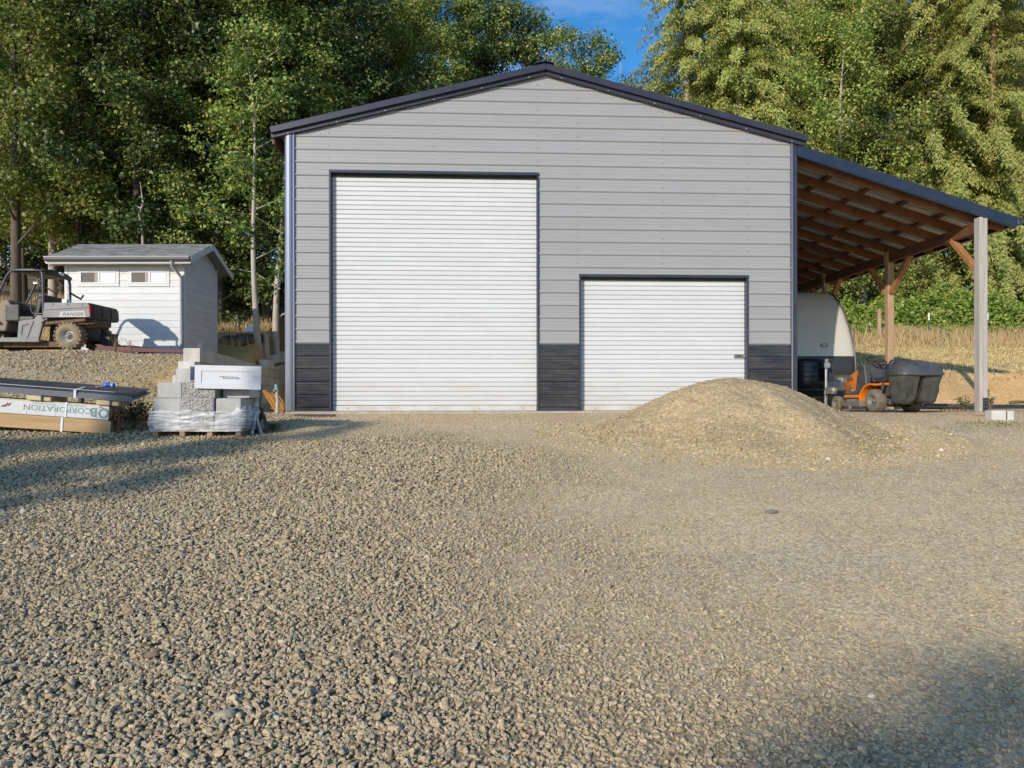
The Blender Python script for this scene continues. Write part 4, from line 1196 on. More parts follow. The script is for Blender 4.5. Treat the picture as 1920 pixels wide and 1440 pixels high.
# jack stands and metal studs behind the pallet
M_JACK = pm('blue_grey_paint', (.17, .23, .32), .5, var=.2, dirt=(.2, .16, .12), damt=.4)
def jackstand(px, py, h, rz, mat, label, w=.17):
    p = hit(px, py)
    t = empty('jack_stand', label, 'jack stand', p, rz)
    for k in range(4):
        a_ = math.pi/4 + k*math.pi/2
        mb = MB(); mb.bar((w*math.cos(a_)*.8, w*math.sin(a_)*.8, .0), (.02*math.cos(a_), .02*math.sin(a_), h*.8), .045, .012); mb.build('leg', mat, t)
    mb = MB(); mb.tube([(0, 0, h*.55), (0, 0, h)], .018, 8); mb.build('ratchet_post', mat, t)
    mb = MB(); mb.box(-.045, .045, -.02, .02, h - .005, h + .02); mb.box(-.045, -.03, -.02, .02, h + .02, h + .04); mb.box(.03, .045, -.02, .02, h + .02, h + .04); mb.build('saddle', mat, t, bevel=.004)
jackstand(480, 815, .30, .5, M_JACK, 'blue-grey jack stand on the gravel beside the pallet', .12)
jackstand(492, 811, .34, .2, M_BLACK, 'black jack stand with lit leg edges behind the blue one', .13)
for i, (px, h, lab) in enumerate(((471, .78, 'tall thin grey metal stud nearest the drawer, leaning behind the block stack'), (478, .74, 'grey metal stud in the middle of three behind the block stack'), (486, .70, 'outermost grey metal stud behind the block stack'))):
    p = P(px, 800, PY + .55); g = gz1(p.x, p.y)
    mb = MB(); mb.box(-.022, .022, -.012, -.010, 0, h); mb.box(-.022, -.020, -.010, .012, 0, h); mb.box(.020, .022, -.010, .012, 0, h)
    o = mb.build('metal_stud', pm('stud%d' % i, (.20, .19, .175), .5, .3, var=.2)); o.location = (p.x, p.y, g - .02); o.rotation_euler = (.03, .02*i, .2)
    tag(o, lab, 'metal stud')

# ------------------------------------------------------------------ yellow frames, standpipe, board in the gap beside the shop
M_YEL = pm('orange_yellow_paint', (.50, .225, .025), .5, var=.2, dirt=(.3, .17, .06), dscale=5, damt=.4)
p0, p1 = P(490, 730, 13.4), P(536, 786, 12.95)
yf = empty('yellow_scaffold_frames', 'orange-yellow tubular frames leaning against the concrete retaining wall', 'scaffold frame', (p0.x, p0.y, gz1(p0.x, p0.y)))
for k in range(9):
    a = P(491 + 4.3*k*.9, 731 + 1.2*k + random.uniform(-2, 2), 13.5 - .05*k) - yf.location
    b_ = P(520 + 3.0*k, 787 - .7*k, 13.0 - .03*k) - yf.location
    b_.z = max(b_.z, -.04)
    mb = MB(); mb.tube([a, b_], .0095, 6); mb.build('tube', M_YEL, yf)
for f_ in (.25, .6):
    a = P(491 + 29*f_, 731 + 56*f_, 13.4) - yf.location; b_ = P(526 + 22*f_, 740 + 40*f_, 13.1) - yf.location
    mb = MB(); mb.tube([a, b_], .009, 6); mb.build('crossbar', M_YEL, yf)
p = P(519.5, 785, 12.75); g = gz1(p.x, p.y)
sp_ = empty('standpipe', 'grey weathered standpipe post with a teal cap beside the left corner of the shop', 'standpipe', (p.x, p.y, g), 0)
hh = EYE + (HZ - 725) / F * 12.75 - g
mb = MB(); mb.tube([(0, 0, -.1), (.01, 0, hh*.5), (-.01, 0, hh)], [.034, .032, .030], 10); mb.build('pipe', pm('old_pipe', (.42, .39, .34), .7, var=.25, bump=.3), sp_)
mb = MB(); mb.tube([(-.01, 0, hh), (-.01, 0, hh + .045)], [.042, .036], 10); mb.box(-.05, -.02, -.06, -.02, hh - .08, hh - .04); mb.build('cap', pm('teal_cap', (.08, .28, .33), .5), sp_)
p = hit(590, 781)
o = MB().box(-.34, .34, -.04, .05, 0, .055).build('wood_offcut', pm('dark_wood', (.07, .055, .04), .8, var=.3), bevel=.006); o.location = (p.x, p.y, p.z - .012); o.rotation_euler = (0, 0, .05)
tag(o, 'dark wet-looking board lying on the ground at the left foot of the shop wall', 'board')

# ------------------------------------------------------------------ utility vehicle on the terrace
UY = 16.2
UK = UY / F
ug = gz1(P(126, 653, UY).x, UY)
UKZ = EYE + (HZ - 653.5) / F * UY
uorg = Vector(((126 - 960) * UK, UY, UKZ))
utv = empty('utility_vehicle', 'dusty grey side-by-side utility vehicle with cargo bed parked on the upper terrace before the shed', 'utility vehicle', uorg, 0.0)
def U(px, py): return ((px - 126) * UK, (653.5 - py) * UK)
M_UGREY = pm('utv_grey_plastic', (.155, .16, .175), .5, var=.12, vscale=5, dirt=(.30, .25, .18), dscale=3, damt=.45)
M_UBLK = pm('utv_black', (.018, .018, .020), .5, var=.3, vscale=8, dirt=(.10, .08, .06), dscale=5, damt=.35)
M_UTUBE = pm('rops_tube', (.055, .052, .068), .32, var=.1, dirt=(.2, .18, .15), damt=.3)
M_UMUD = pm('mud_brown', (.14, .085, .05), .9, var=.35, vscale=8)
M_TYRE = pm('muddy_tyre', (.28, .215, .13), .95, var=.3, vscale=14, dirt=(.09, .08, .07), dscale=7, damt=.7, bump=.3)
M_RIM = pm('dusty_rim', (.30, .28, .25), .6, .2, var=.2, vscale=8)
M_RED = pm('red_lens', (.45, .02, .025), .25, var=.1)
W2 = 1.40
def wheel(parent, c, r, w, rimr, tyre, rim, lugs=20, out=-1, name='wheel'):
    wh = bpy.data.objects.new(name, None); COL.objects.link(wh); wh.parent = parent; wh.location = c
    mb = MB()
    mb.lathe([(-w/2, rimr), (-w/2 - .012, rimr*1.12), (-w/2, r*.86), (-w*.36, r*.95), (0, r*.965), (w*.36, r*.95), (w/2, r*.86), (w/2 + .012, rimr*1.12), (w/2, rimr)], (0, 0, 0), 'y', 36)
    if lugs:
        for k in range(lugs):
            t = 2*math.pi*k/lugs
            for s, dt in ((-1, 0), (1, math.pi/lugs)):
                Mx = Matrix.Rotation(t + dt, 4, 'Y')
                mb.box(-.028, .028, (-w*.52 if s < 0 else .01), (-.01 if s < 0 else w*.52), r*.90, r*1.0, Mx)
    mb.build('tyre', tyre, wh)
    mb = MB(); o_ = out * w/2
    mb.lathe([(o_*.98, rimr*1.02), (o_*.96, rimr*.93), (o_*.45, rimr*.80), (o_*.40, rimr*.55), (o_*.62, rimr*.50), (o_*.66, rimr*.18), (o_*.86, rimr*.16), (o_*.88, .0)], (0, 0, 0), 'y', 28)
    mb.build('rim', rim, wh)
    mb = MB()
    for k in range(5):
        t = 2*math.pi*k/5
        mb.lathe([(o_*.60, .012), (o_*.74, .012), (o_*.75, .001)], (rimr*.36*math.cos(t), 0, rimr*.36*math.sin(t)), 'y', 6)
    mb.build('lug_nut', M_UBLK, wh)
    return wh
for (x, y, out) in ((0, .13, -1), (0, W2 - .13, 1), (-1.95, .13, -1), (-1.95, W2 - .13, 1)):
    wheel(utv, (x, y, .31), .315, .25, .155, M_TYRE, M_RIM, 20, out)
# cargo bed
x0, z0 = U(81, 594); x1, z1 = U(167, 566)
bed = MB()
def sheet(mbx, poly, y0, y1): mbx.prism(poly, 'y', y0, y1)
yb0, yb1 = .02, 1.20
sheet(bed, [(x0 - .02, z0), (x1 + .01, z0 + .01), (x1 - .02, z1), (x0 + .01, z1)], yb0, yb0 + .035)
sheet(bed, [(x0 - .02, z0), (x1 + .01, z0 + .01), (x1 - .02, z1), (x0 + .01, z1)], yb1 - .035, yb1)
bed.box(x0 - .01, x0 + .03, yb0 + .036, yb1 - .036, z0, z1); bed.box(x0, x1 - .02, yb0 + .036, yb1 - .036, z0, z0 + .04)
bedo = bed.build('cargo_bed', M_UGREY, utv, bevel=.01, seg=2)
mb = MB(); mb.prism([(x1 - .035, z1 - .005), (x1 - .0, z1 - .005), (x1 + .035, z0 + .01), (x1 + .0, z0 + .01)], 'y', yb0 + .036, yb1 - .036)
for k in range(3): mb.bar((x1 + .0, yb0 + .15 + k*.36, z1 - .03), (x1 + .035, yb0 + .15 + k*.36, z0 + .05), .05, .02)
tg = mb.build('tailgate', M_UBLK, utv, bevel=.006)
mb = MB(); mb.box(x1 + .018, x1 + .042, .5, .72, z0 + .06, z0 + .15); mb.build('latch_plate', M_UMUD, tg)
mb = MB(); mb.prism([(x1 - .035, z1 - .05), (x1 + .004, z1 - .05), (x1 + .022, z0 + .05), (x1 + .0, z0 + .05)], 'y', yb0 - .012, yb0 + .033); mb.build('tail_light', M_RED, utv, bevel=.004)
mb = MB(); mb.prism([(x1 - .035, z1 - .05), (x1 + .004, z1 - .05), (x1 + .022, z0 + .05), (x1 + .0, z0 + .05)], 'y', yb1 - .033, yb1 + .012); mb.build('tail_light', M_RED, utv, bevel=.004)
mb = MB()
for t in (.2, .52, .84): mb.box(x0 + (x1-x0)*t, x0 + (x1-x0)*t + .012, yb0 - .006, yb0 - .001, z1 - .07, z1 - .01)
mb.bar((x0, yb0 - .004, z0 + .17), (x1 - .02, yb0 - .004, z0 + .23), .012, .008)
mb.build('bed_groove', M_UBLK, bedo)
dx0, dz0 = U(110, 593); dx1, dz1 = U(162, 583)
mb = MB(); mb.prism([(dx0, dz0), (dx1, dz0), (dx1 - .05, dz0 + .05), (dx1 - .05, dz1 + .02), (dx0 + .03, dz1)], 'y', yb0 - .004, yb0 - .001); dec = mb.build('decal', pm('decal_white', (.38, .385, .40), .4, var=.1), bedo)
lettering('RANGER', .105, M_UBLK, dec, ((dx0 + dx1)/2, yb0 - .0055, (dz0 + dz1)/2 + .002), False, bold=.001, shear=.25, sx=1.15)
# frame, axle and engine under the bed
mb = MB(); mb.box(x0 - .1, x1 - .02, .25, .95, z0 - .14, z0 - .012); mb.bar((x0 + .02, .05, z0 - .13), (x1 - .1, .05, z0 - .05), .05, .07); mb.build('bed_frame', M_UMUD, utv, bevel=.01)
mb = MB(); mb.tube([(0, .25, .31), (0, 1.15, .31)], .05, 10); mb.box(-.35, .22, .42, .98, .24, .62); mb.tube([(-.1, .3, .33), (.28, .35, .62)], .045, 8); mb.build('engine', M_UBLK, utv, bevel=.02)
mb = MB(); mb.tube([(.22, .3, .56), (.42, .34, .60), (.44, .8, .58)], [.07, .085, .08], 10); mb.build('muffler', M_UMUD, utv)
mb = MB(); mb.tube([(.36, .55, .70), (.58, .5, .66)], .012, 6); mb.tube([(x0 + .08, .02, z0 - .02), (x0 - .06, .01, z0 - .11)], .014, 6); mb.build('latch_rod', M_RIM, utv)
mb = MB(); mb.box(.40, .62, .62, .98, .12, .42); mb.tube([(.3, .8, .3), (.62, .8, .3)], .06, 8); mb.box(.43, .52, .60, .622, .36, .42)
mb.build('hitch_receiver', M_UBLK, utv, bevel=.01)
# seat base side panel
pan = [U(30, 637), U(70, 637), U(80, 600), U(77, 589), U(68, 589), U(61, 597), U(33, 600)]
mb = MB(); mb.prism(pan, 'y', .03, .10); mb.prism(pan, 'y', W2 - .26, W2 - .19)
mb.build('side_panel', M_UGREY, utv, bevel=.018, seg=2)
mb = MB(); mb.bar((U(39, 626)[0], .024, U(39, 626)[1]), (U(41, 609)[0], .024, U(41, 609)[1]), .012, .012); mb.bar((U(41, 609)[0], .024, U(41, 609)[1]), (U(52, 606)[0], .024, U(52, 606)[1]), .012, .012)
mb.bar((U(48, 637)[0], .024, U(48, 637)[1]), (U(62, 600)[0], .024, U(62, 600)[1]), .010, .010); mb.build('panel_crease', M_UBLK, utv)
a = U(-75, 640); b_ = U(72, 631)
mb = MB(); mb.box(a[0], b_[0], .02, .09, a[1], b_[1]); mb.box(a[0], b_[0], .091, W2 - .2, a[1] + .01, a[1] + .06); mb.build('floor_sill', M_UGREY, utv, bevel=.012)
mb = MB(); a = U(-60, 648); mb.box(a[0], U(100, 640)[0], .2, W2 - .35, a[1], U(0, 640)[1] + .02); mb.build('skid_plate', M_UMUD, utv)
# seats
sx0, sz0 = U(22, 600); 
mb = MB(); mb.box(sx0 - .05, sx0 + .42, .12, W2 - .22, sz0 - .02, sz0 + .12); mb.prism([(sx0 + .38, sz0 + .10), (sx0 + .50, sz0 + .08), (sx0 + .64, sz0 + .62), (sx0 + .50, sz0 + .64)], 'y', .14, W2 - .24); mb.build('seat', M_UBLK, utv, bevel=.04, seg=3)
# cab frame
def frame_side(y, mat, full=True):
    m = MB()
    pts = [U(79, 600), U(78, 560), U(77.5, 520), U(76, 509), U(70, 504.5), U(50, 503.5), U(24, 504), U(15, 508), U(9, 516), U(0, 537), U(-22, 578)]
    m.tube([(p[0], y, p[1]) for p in pts], .028, 8)
    return m
for y in (.06, 1.06):
    o = frame_side(y, M_UTUBE).build('roll_bar', M_UTUBE, utv)
a = U(77, 507)
mb = MB(); mb.tube([(a[0], .06, a[1]), (a[0] + .02, .3, a[1] + .02), (a[0] + .02, .85, a[1] + .02), (a[0], 1.06, a[1])], [.055, .07, .07, .055], 10); mb.build('rear_crossbar', M_UBLK, utv)
mb = MB(); b_ = U(22, 504)
mb.box(b_[0], a[0] + .03, .0, 1.12, a[1] + .0, a[1] + .035); mb.box(b_[0], a[0], .05, .09, a[1] - .03, a[1] - .002); mb.build('roof_canopy', M_UBLK, utv, bevel=.012)
mb = MB(); mb.box(a[0] + .04, a[0] + .12, .52, .66, a[1] + .0, a[1] + .07); mb.build('light_box', M_GLASSW, utv, bevel=.008)
mb = MB(); m0 = U(37, 527); m1 = U(48, 519.5); mb.box(m0[0] + .02, m1[0], .42, .46, m0[1] + .02, m1[1]); mb.bar((m1[0] - .05, .44, m1[1]), (m1[0] - .03, .44, m1[1] + .16), .02, .02); mb.build('mirror', M_STEEL, utv, bevel=.008)
# side loop, gun rack arms, steering
lp_ = [U(76, 548), U(66, 550), U(57, 553), U(55, 562), U(55, 578), U(58, 585), U(68, 586.5), U(78, 586)]
mb = MB(); mb.tube([(p[0], .05, p[1]) for p in lp_], .014, 8); mb.build('side_bar', M_UTUBE, utv)
mb = MB(); mb.tube([(U(79, 535)[0], .10, U(79, 535)[1]), (U(97, 546)[0], .12, U(97, 546)[1]), (U(103, 540)[0], .13, U(103, 540)[1])], .018, 8); mb.build('gun_rack', M_UBLK, utv)
off = .55
mb = MB(); mb.tube([(U(79, 540)[0] + .02, 1.02, U(79, 536)[1]), (U(97, 548)[0] + .05, 1.02, U(97, 548)[1]), (U(102, 545)[0] + .05, 1.02, U(97, 545)[1] + .06)], .024, 8); mb.build('gun_rack', M_UBLK, utv)
st = bpy.data.objects.new('steering_wheel', None); COL.objects.link(st); st.parent = utv; st.location = (U(26, 573)[0], .38, U(26, 573)[1]); st.rotation_euler = (0, R(38), 0)
mb = MB(); mb.tube([(.185*math.cos(t*math.pi/12), .185*math.sin(t*math.pi/12), 0) for t in range(25)], .015, 6, caps=False); mb.build('rim', M_UBLK, st)
mb = MB(); mb.bar((-.17, 0, -.01), (.17, 0, -.01), .03, .015); mb.bar((0, -.17, -.01), (0, .17, -.01), .03, .015); mb.tube([(0, 0, 0), (0, 0, -.3)], .025, 8); mb.build('spoke', M_UBLK, st)
# dash, hood and front body (mostly beyond the frame)
M_HOOD = pm('dusty_hood', (.25, .20, .145), .75, var=.15, vscale=3)
hx, hz_ = U(12, 560)
mb = MB(); mb.prism([(hx - .95, .42), (hx - .1, .42), (hx + .02, hz_ - .12), (hx - .05, hz_ + .02), (hx - .55, hz_ - .06), (hx - .95, hz_ - .28)], 'y', .12, W2 - .22); mb.build('hood', M_HOOD, utv, bevel=.05, seg=3)
mb = MB(); mb.box(hx - .1, hx + .22, .10, W2 - .25, hz_ - .48, hz_ - .10); mb.build('dashboard', M_UBLK, utv, bevel=.03, seg=2)
for y in (.16, W2 - .44): 
    mb = MB(); mb.box(hx - .965, hx - .90, y, y + .2, hz_ - .42, hz_ - .33); mb.build('headlight', M_GLASSW, utv, bevel=.015)
mb = MB(); mb.box(hx - 1.08, hx - 1.0, .2, W2 - .3, .35, .62); mb.bar((hx - 1.04, .4, .5), (hx - .8, .4, .5), .05, .05); mb.bar((hx - 1.04, .8, .5), (hx - .8, .8, .5), .05, .05); mb.build('bumper', M_UBLK, utv, bevel=.02)
for y0_, y1_ in ((.0, .24), (W2 - .26, W2 - .02)):
    mb = MB(); mb.prism([(-2.32, .62), (-2.2, .74), (-1.75, .76), (-1.58, .62), (-1.66, .60), (-1.78, .69), (-2.15, .68), (-2.25, .60)], 'y', y0_, y1_); mb.build('front_fender', M_UGREY, utv, bevel=.01)
mb = MB(); mb.box(U(100, 566)[0], U(110, 557)[0], .3, .5, U(0, 577)[1], U(0, 556)[1]); mb.build('storage_box', M_GLASSW, utv, bevel=.01)
cz = U(0, 575)[1]
mb = MB()
for k in range(4): mb.bar((x0 + .12 + .15*k, .35 + .1*k, cz), (x0 + .25 + .18*k, .5 + .1*k, cz + .14), .06, .05)
mb.box(x0 + .04, x0 + .50, .62, 1.1, cz - .02, cz + .12)
mb.build('bed_cargo', M_UBLK, utv)

# red iron ramp rail, black culvert pipe on the terrace edge
p0 = P(178, 656, 16.5); p1 = P(344, 661, 16.9)
o = MB().prism([(0, .0), (2.30, .03), (2.30, .10), (.22, .135), (.12, .17), (0, .17)], 'y', 0, .16).build('steel_ramp', pm('oxide_red', (.105, .028, .022), .55, var=.3, dirt=(.05, .035, .03), damt=.6), bevel=.006)
o.location = (p0.x, p0.y, gz1(p0.x, p0.y) + .02); o.rotation_euler = (0, R(1.6), .06)
tag(o, 'long low rust-red steel beam lying on the terrace in front of the shed', 'steel beam')
cv = empty('culvert_pipe', 'bent black plastic pipe lying on the terrace against the shed front', 'pipe', (P(200, 655, 17.9).x, 17.9, gz1(P(200, 655, 17.9).x, 17.9)))
mb = MB()
pts = [(-.28, .1, .06), (.0, .08, .11), (.35, .03, .15), (.75, 0, .13), (1.02, -.02, .085)]
mb.tube(pts, .085, 14); mb.build('pipe', M_BLACK, cv)
mb = MB(); mb.tube([(1.0, -.02, .088), (1.08, -.025, .078)], .10, 14); mb.tube([(1.0, .06, .05), (1.18, .05, .04)], .04, 8); mb.build('coupling', M_BLACK, cv)
mb = MB(); mb.box(-.3, .9, -.06, .2, .0, .03); mb.build('base_board', M_UMUD, cv)

# ------------------------------------------------------------------ riding mower
mo = hit(1672, 778)
MY_ = 13.35
mo = Vector(((1671 - 960) / F * MY_, MY_, gz1((1671 - 960) / F * MY_, MY_)))
mow = empty('riding_mower', 'orange riding lawn mower with a two-bag grey grass catcher parked by the carport post', 'lawn mower', mo + Vector((.05, 0, 0)), R(8))
M_ORG = pm('orange_paint', (.75, .20, .015), .32, var=.08, vscale=3, dirt=(.40, .22, .08), dscale=4, damt=.35, coat=.3)
M_MGRY = pm('mower_dark_grey', (.045, .047, .055), .5, var=.2, vscale=6, dirt=(.15, .13, .10), dscale=3, damt=.4)
M_BAG = pm('bag_fabric', (.050, .047, .043), .9, var=.22, vscale=6, bump=.5, bscale=120, dirt=(.13, .11, .08), dscale=2.5, damt=.6)
M_HOODG = pm('bagger_cover', (.055, .057, .063), .42, var=.12, vscale=4, dirt=(.16, .15, .13), dscale=5, damt=.4)
M_SEAT = pm('seat_vinyl', (.042, .043, .048), .4, var=.15)
M_TYR2 = pm('turf_tyre', (.13, .115, .085), .95, var=.3, vscale=16, dirt=(.26, .21, .14), dscale=6, damt=.6)
M_RIM2 = pm('grey_rim', (.16, .155, .145), .55, .2, var=.25)
def mwheel(c, r, w, out, lugs):
    wh = bpy.data.objects.new('wheel', None); COL.objects.link(wh); wh.parent = mow; wh.location = c
    mb = MB(); rr_ = r*.50
    mb.lathe([(-w/2, rr_), (-w/2 - .008, rr_*1.2), (-w/2 + .005, r*.84), (-w*.38, r*.97), (0, r), (w*.38, r*.97), (w/2 - .005, r*.84), (w/2 + .008, rr_*1.2), (w/2, rr_)], (0, 0, 0), 'x', 32)
    if lugs:
        for k in range(lugs):
            for j in range(5):
                Mx = Matrix.Rotation(2*math.pi*(k + (j % 2)*.5)/lugs, 4, 'X')
                xx = -w*.36 + w*.72*j/4
                mb.box(xx - .014, xx + .014, -.012, .012, r*.95, r*1.025 - abs(j - 2)*.003, Mx)
    mb.build('tyre', M_TYR2, wh)
    mb = MB(); o_ = out*w/2
    mb.lathe([(o_*.97, rr_*1.03), (o_*.9, rr_*.92), (o_*.35, rr_*.75), (o_*.35, rr_*.35), (o_*.7, rr_*.28), (o_*.72, 0)], (0, 0, 0), 'x', 20); mb.build('rim', M_RIM2, wh)
mwheel((-.36, 0, .215), .215, .20, -1, 22); mwheel((.36, 0, .215), .215, .20, 1, 22)
mwheel((-.36, 1.20, .155), .155, .13, -1, 0); mwheel((.36, 1.20, .155), .155, .13, 1, 0)
# hood: rounded loft
def loft(rings, n=None):
    mb = MB(); vs = [p for r_ in rings for p in r_]; m = len(rings[0]); fs = []
    for i in range(len(rings) - 1):
        for k in range(m): fs.append((i*m+k, i*m+(k+1) % m, (i+1)*m+(k+1) % m, (i+1)*m+k))
    fs.append(tuple(range(m))[::-1]); fs.append(tuple((len(rings)-1)*m + k for k in range(m)))
    return mb.add(vs, fs, True)
def arch(y, w, z0, z1, rnd_=.10, lean_=0):
    pts = []
    pts.append((-w, y, z0)); 
    for t in np.linspace(0, math.pi, 11):
        pts.append((-w*math.cos(t)*(.80 + .2*(1 - math.sin(t))), y + lean_*math.sin(t), z0 + (z1 - z0)*(.62 + .38*math.sin(t)**.7)))
    pts.append((w, y, z0))
    return pts
loft([arch(.62, .25, .40, .88), arch(.78, .25, .38, .885), arch(.98, .235, .34, .83), arch(1.17, .205, .32, .74), arch(1.28, .165, .33, .62), arch(1.33, .11, .36, .52)]).build('hood', M_ORG, mow)
mb = MB()
for s in (-1, 1):
    for k in range(4): mb.bar((s*.262, .86 + k*.075, .62 + .0*k), (s*.262, .93 + k*.075, .70), .012, .02)
    mb.box(s*.235 - .03, s*.235 + .03, .75, 1.15, .30, .40)
mb.build('engine_vent', M_MGRY, mow)
mb = MB(); mb.box(-.22, .22, .7, 1.15, .22, .37); mb.tube([(-.25, .85, .42), (-.25, 1.05, .38)], .04, 8); mb.tube([(-.255, .95, .50), (-.255, .8, .40)], .02, 6); mb.build('engine', M_STEEL, mow)
mb = MB(); mb.prism([(.40, .30), (.66, .28), (.76, .42), (.72, .70), (.66, .90), (.50, .93), (.46, .80), (.42, .55)], 'x', -.275, .275); mb.build('dash_tower', M_MGRY, mow, bevel=.03, seg=3)
mb = MB(); mb.prism([(.38, .27), (1.05, .27), (1.05, .33), (.38, .33)], 'x', -.33, .33); mb.build('running_board', M_ORG, mow, bevel=.02, seg=2)
# rear fender: arch over the wheels
pts = []
for t in np.linspace(0, math.pi*.62, 12): pts.append((.02 + .30*math.cos(t)*1.15, .24 + .30*math.sin(t)))
outer = [(y, z) for y, z in pts]; inner = [(y*.93, z - .03) for y, z in pts][::-1]
mb = MB()
for s in (-1, 1): mb.prism(outer + [(-.30, .545), (-.30, .50)] + inner, 'x', s*.30 - .17, s*.30 + .17)
mb.prism([(-.28, .50), (.25, .47), (.25, .50), (-.28, .548)], 'x', -.128, .128)
mb.build('fender', M_ORG, mow, bevel=.012, seg=2)
mb = MB(); mb.tube([(-.33, .1, .56), (-.36, .14, .70), (-.35, .2, .72)], .014, 6); mb.lathe([(0, .02), (.03, .026), (.05, .016), (.051, 0)], (-.35, .2, .70), 'z', 8); mb.build('deck_lever', M_BLACK, mow)
# seat
loft([[(x*.24, y, z) for x, y, z in ((-1, .38, .58), (-.9, .38, .66), (.9, .38, .66), (1, .38, .58))],
      [(x*.25, y, z) for x, y, z in ((-1, .15, .56), (-.9, .15, .645), (.9, .15, .645), (1, .15, .56))],
      [(x*.25, y, z) for x, y, z in ((-1, -.06, .57), (-.9, -.04, .67), (.9, -.04, .67), (1, -.06, .57))],
      [(x*.25, y, z) for x, y, z in ((-1, -.15, .66), (-.9, -.06, .76), (.9, -.06, .76), (1, -.15, .66))],
      [(x*.22, y, z) for x, y, z in ((-1, -.22, .90), (-.9, -.13, .94), (.9, -.13, .94), (1, -.22, .90))],
      [(x*.17, y, z) for x, y, z in ((-1, -.24, .96), (-.9, -.17, .985), (.9, -.17, .985), (1, -.24, .96))]]).build('seat', M_SEAT, mow, bevel=.02, seg=2)
st = bpy.data.objects.new('steering_wheel', None); COL.objects.link(st); st.parent = mow; st.location = (0, .50, .985); st.rotation_euler = (R(28), 0, 0)
mb = MB(); mb.tube([(.175*math.cos(t*math.pi/14), .175*math.sin(t*math.pi/14), 0) for t in range(29)], .014, 6, caps=False); mb.build('rim', M_BLACK, st)
mb = MB(); mb.bar((-.16, 0, -.01), (.16, 0, -.01), .035, .012); mb.bar((0, 0, -.01), (0, -.16, -.01), .035, .012); mb.tube([(0, 0, 0), (0, .02, -.16)], .03, 8); mb.build('spoke', M_BLACK, st)
# deck, gauge wheels, transaxle
mb = MB(); mb.prism([(-.50, .30), (-.46, .98), (-.2, 1.1), (.2, 1.1), (.46, .98), (.52, .30), (.3, .2), (-.3, .2)], 'z', .10, .22); mb.build('mower_deck', pm('deck_dirty', (.16, .14, .115), .8, .1, var=.3, vscale=8), mow, bevel=.02, seg=2)
mb = MB(); mb.lathe([(-.025, .02), (-.025, .055), (.025, .055), (.025, .02)], (-.54, .55, .08), 'x', 12); mb.lathe([(-.05, .10), (.0, .13), (.06, .12), (.06, .02)], (-.36, .72, .19), 'z', 14); mb.build('gauge_wheel', M_RIM2, mow)
mb = MB(); mb.box(-.24, .24, -.20, .2, .14, .40); mb.tube([(-.36, 0, .215), (.36, 0, .215)], .03, 8); mb.box(-.17, .17, -.30, -.2, .18, .46); mb.build('transaxle', M_MGRY, mow, bevel=.02)
mb = MB(); mb.bar((-.30, 1.2, .155), (.30, 1.2, .17), .05, .05); mb.build('front_axle', M_MGRY, mow)
# grass catcher: cover over two tapered fabric bags
def rect(y0, y1, x0, x1, z, r_=.05):
    return [(x0 + r_, y0, z), (x1 - r_, y0, z), (x1, y0 + r_, z), (x1, y1 - r_, z), (x1 - r_, y1, z), (x0 + r_, y1, z), (x0, y1 - r_, z), (x0, y0 + r_, z)]
for s in (-1, 1):
    c = s*.205
    rings = [rect(-.65, -.40, c - .13, c + .13, .175), rect(-.68, -.37, c - .15, c + .15, .22), rect(-.75, -.35, c - .172, c + .172, .46), rect(-.80, -.34, c - .195, c + .195, .68)]
    o = loft(rings).build('grass_bag', M_BAG, mow)
    md = o.modifiers.new('soft', 'BEVEL'); md.width = .03; md.segments = 3; md.limit_method = 'ANGLE'
    md = o.modifiers.new('sub', 'SUBSURF'); md.subdivision_type = 'SIMPLE'; md.levels = 3; md.render_levels = 3
    tx = bpy.data.textures.new('bag_dents', 'CLOUDS'); tx.noise_scale = .16
    d = o.modifiers.new('dents', 'DISPLACE'); d.texture = tx; d.strength = .045; d.texture_coords = 'GLOBAL'
    mb = MB(); mb.box(c - .09, c + .09, -.66, -.40, .155, .18); mb.build('bag_base', M_BLACK, mow, bevel=.01)
rings = [rect(-.85, -.30, -.435, .435, .64, .06), rect(-.86, -.29, -.44, .44, .68, .07), rect(-.83, -.29, -.43, .43, .77, .1), rect(-.76, -.31, -.38, .38, .86, .12), rect(-.66, -.34, -.29, .29, .915, .12), rect(-.58, -.42, -.18, .18, .93, .05)]
o = loft(rings).build('catcher_cover', M_HOODG, mow)
md = o.modifiers.new('sub', 'SUBSURF'); md.levels = 2; md.render_levels = 2
mb = MB(); mb.tube([(-.2, -.3, .3), (-.2, -.32, .7)], .018, 6); mb.tube([(.2, -.3, .3), (.2, -.32, .7)], .018, 6); mb.tube([(.0, -.6, .22), (.0, -.8, .74)], .012, 6); mb.build('catcher_frame', M_BLACK, mow)
mb = MB(); mb.bar((-.47, -.36, .55), (-.45, -.3, .42), .05, .01); mb.bar((-.30, -.25, .30), (-.30, -.25, .52), .10, .02); mb.build('catcher_bracket', M_MGRY, mow)

# ------------------------------------------------------------------ travel trailer under the carport
M_TRL = pm('trailer_cream', (.55, .52, .45), .32, var=.03, vscale=1.5, coat=.2)
M_TRS = pm('trailer_side', (.62, .58, .50), .4, var=.04)
M_TBLK = pm('trailer_black', (.030, .031, .034), .45, var=.2, vscale=10, bump=.2, bscale=60)
M_TGR = pm('trailer_grey_skirt', (.26, .27, .27), .5, .2, var=.15)
tr = empty('travel_trailer', 'cream travel trailer with bulging front cap parked nose-out under the carport', 'travel trailer', (6.72, 16.4, 1.33), TH)
prof = [(.30, .42), (.06, .68), (.0, .74), (-.02, .95), (.02, 1.30), (.12, 1.62), (.28, 1.95), (.48, 2.28), (.72, 2.55), (.95, 2.75), (1.18, 2.86), (1.5, 2.90)]
hw = 1.20
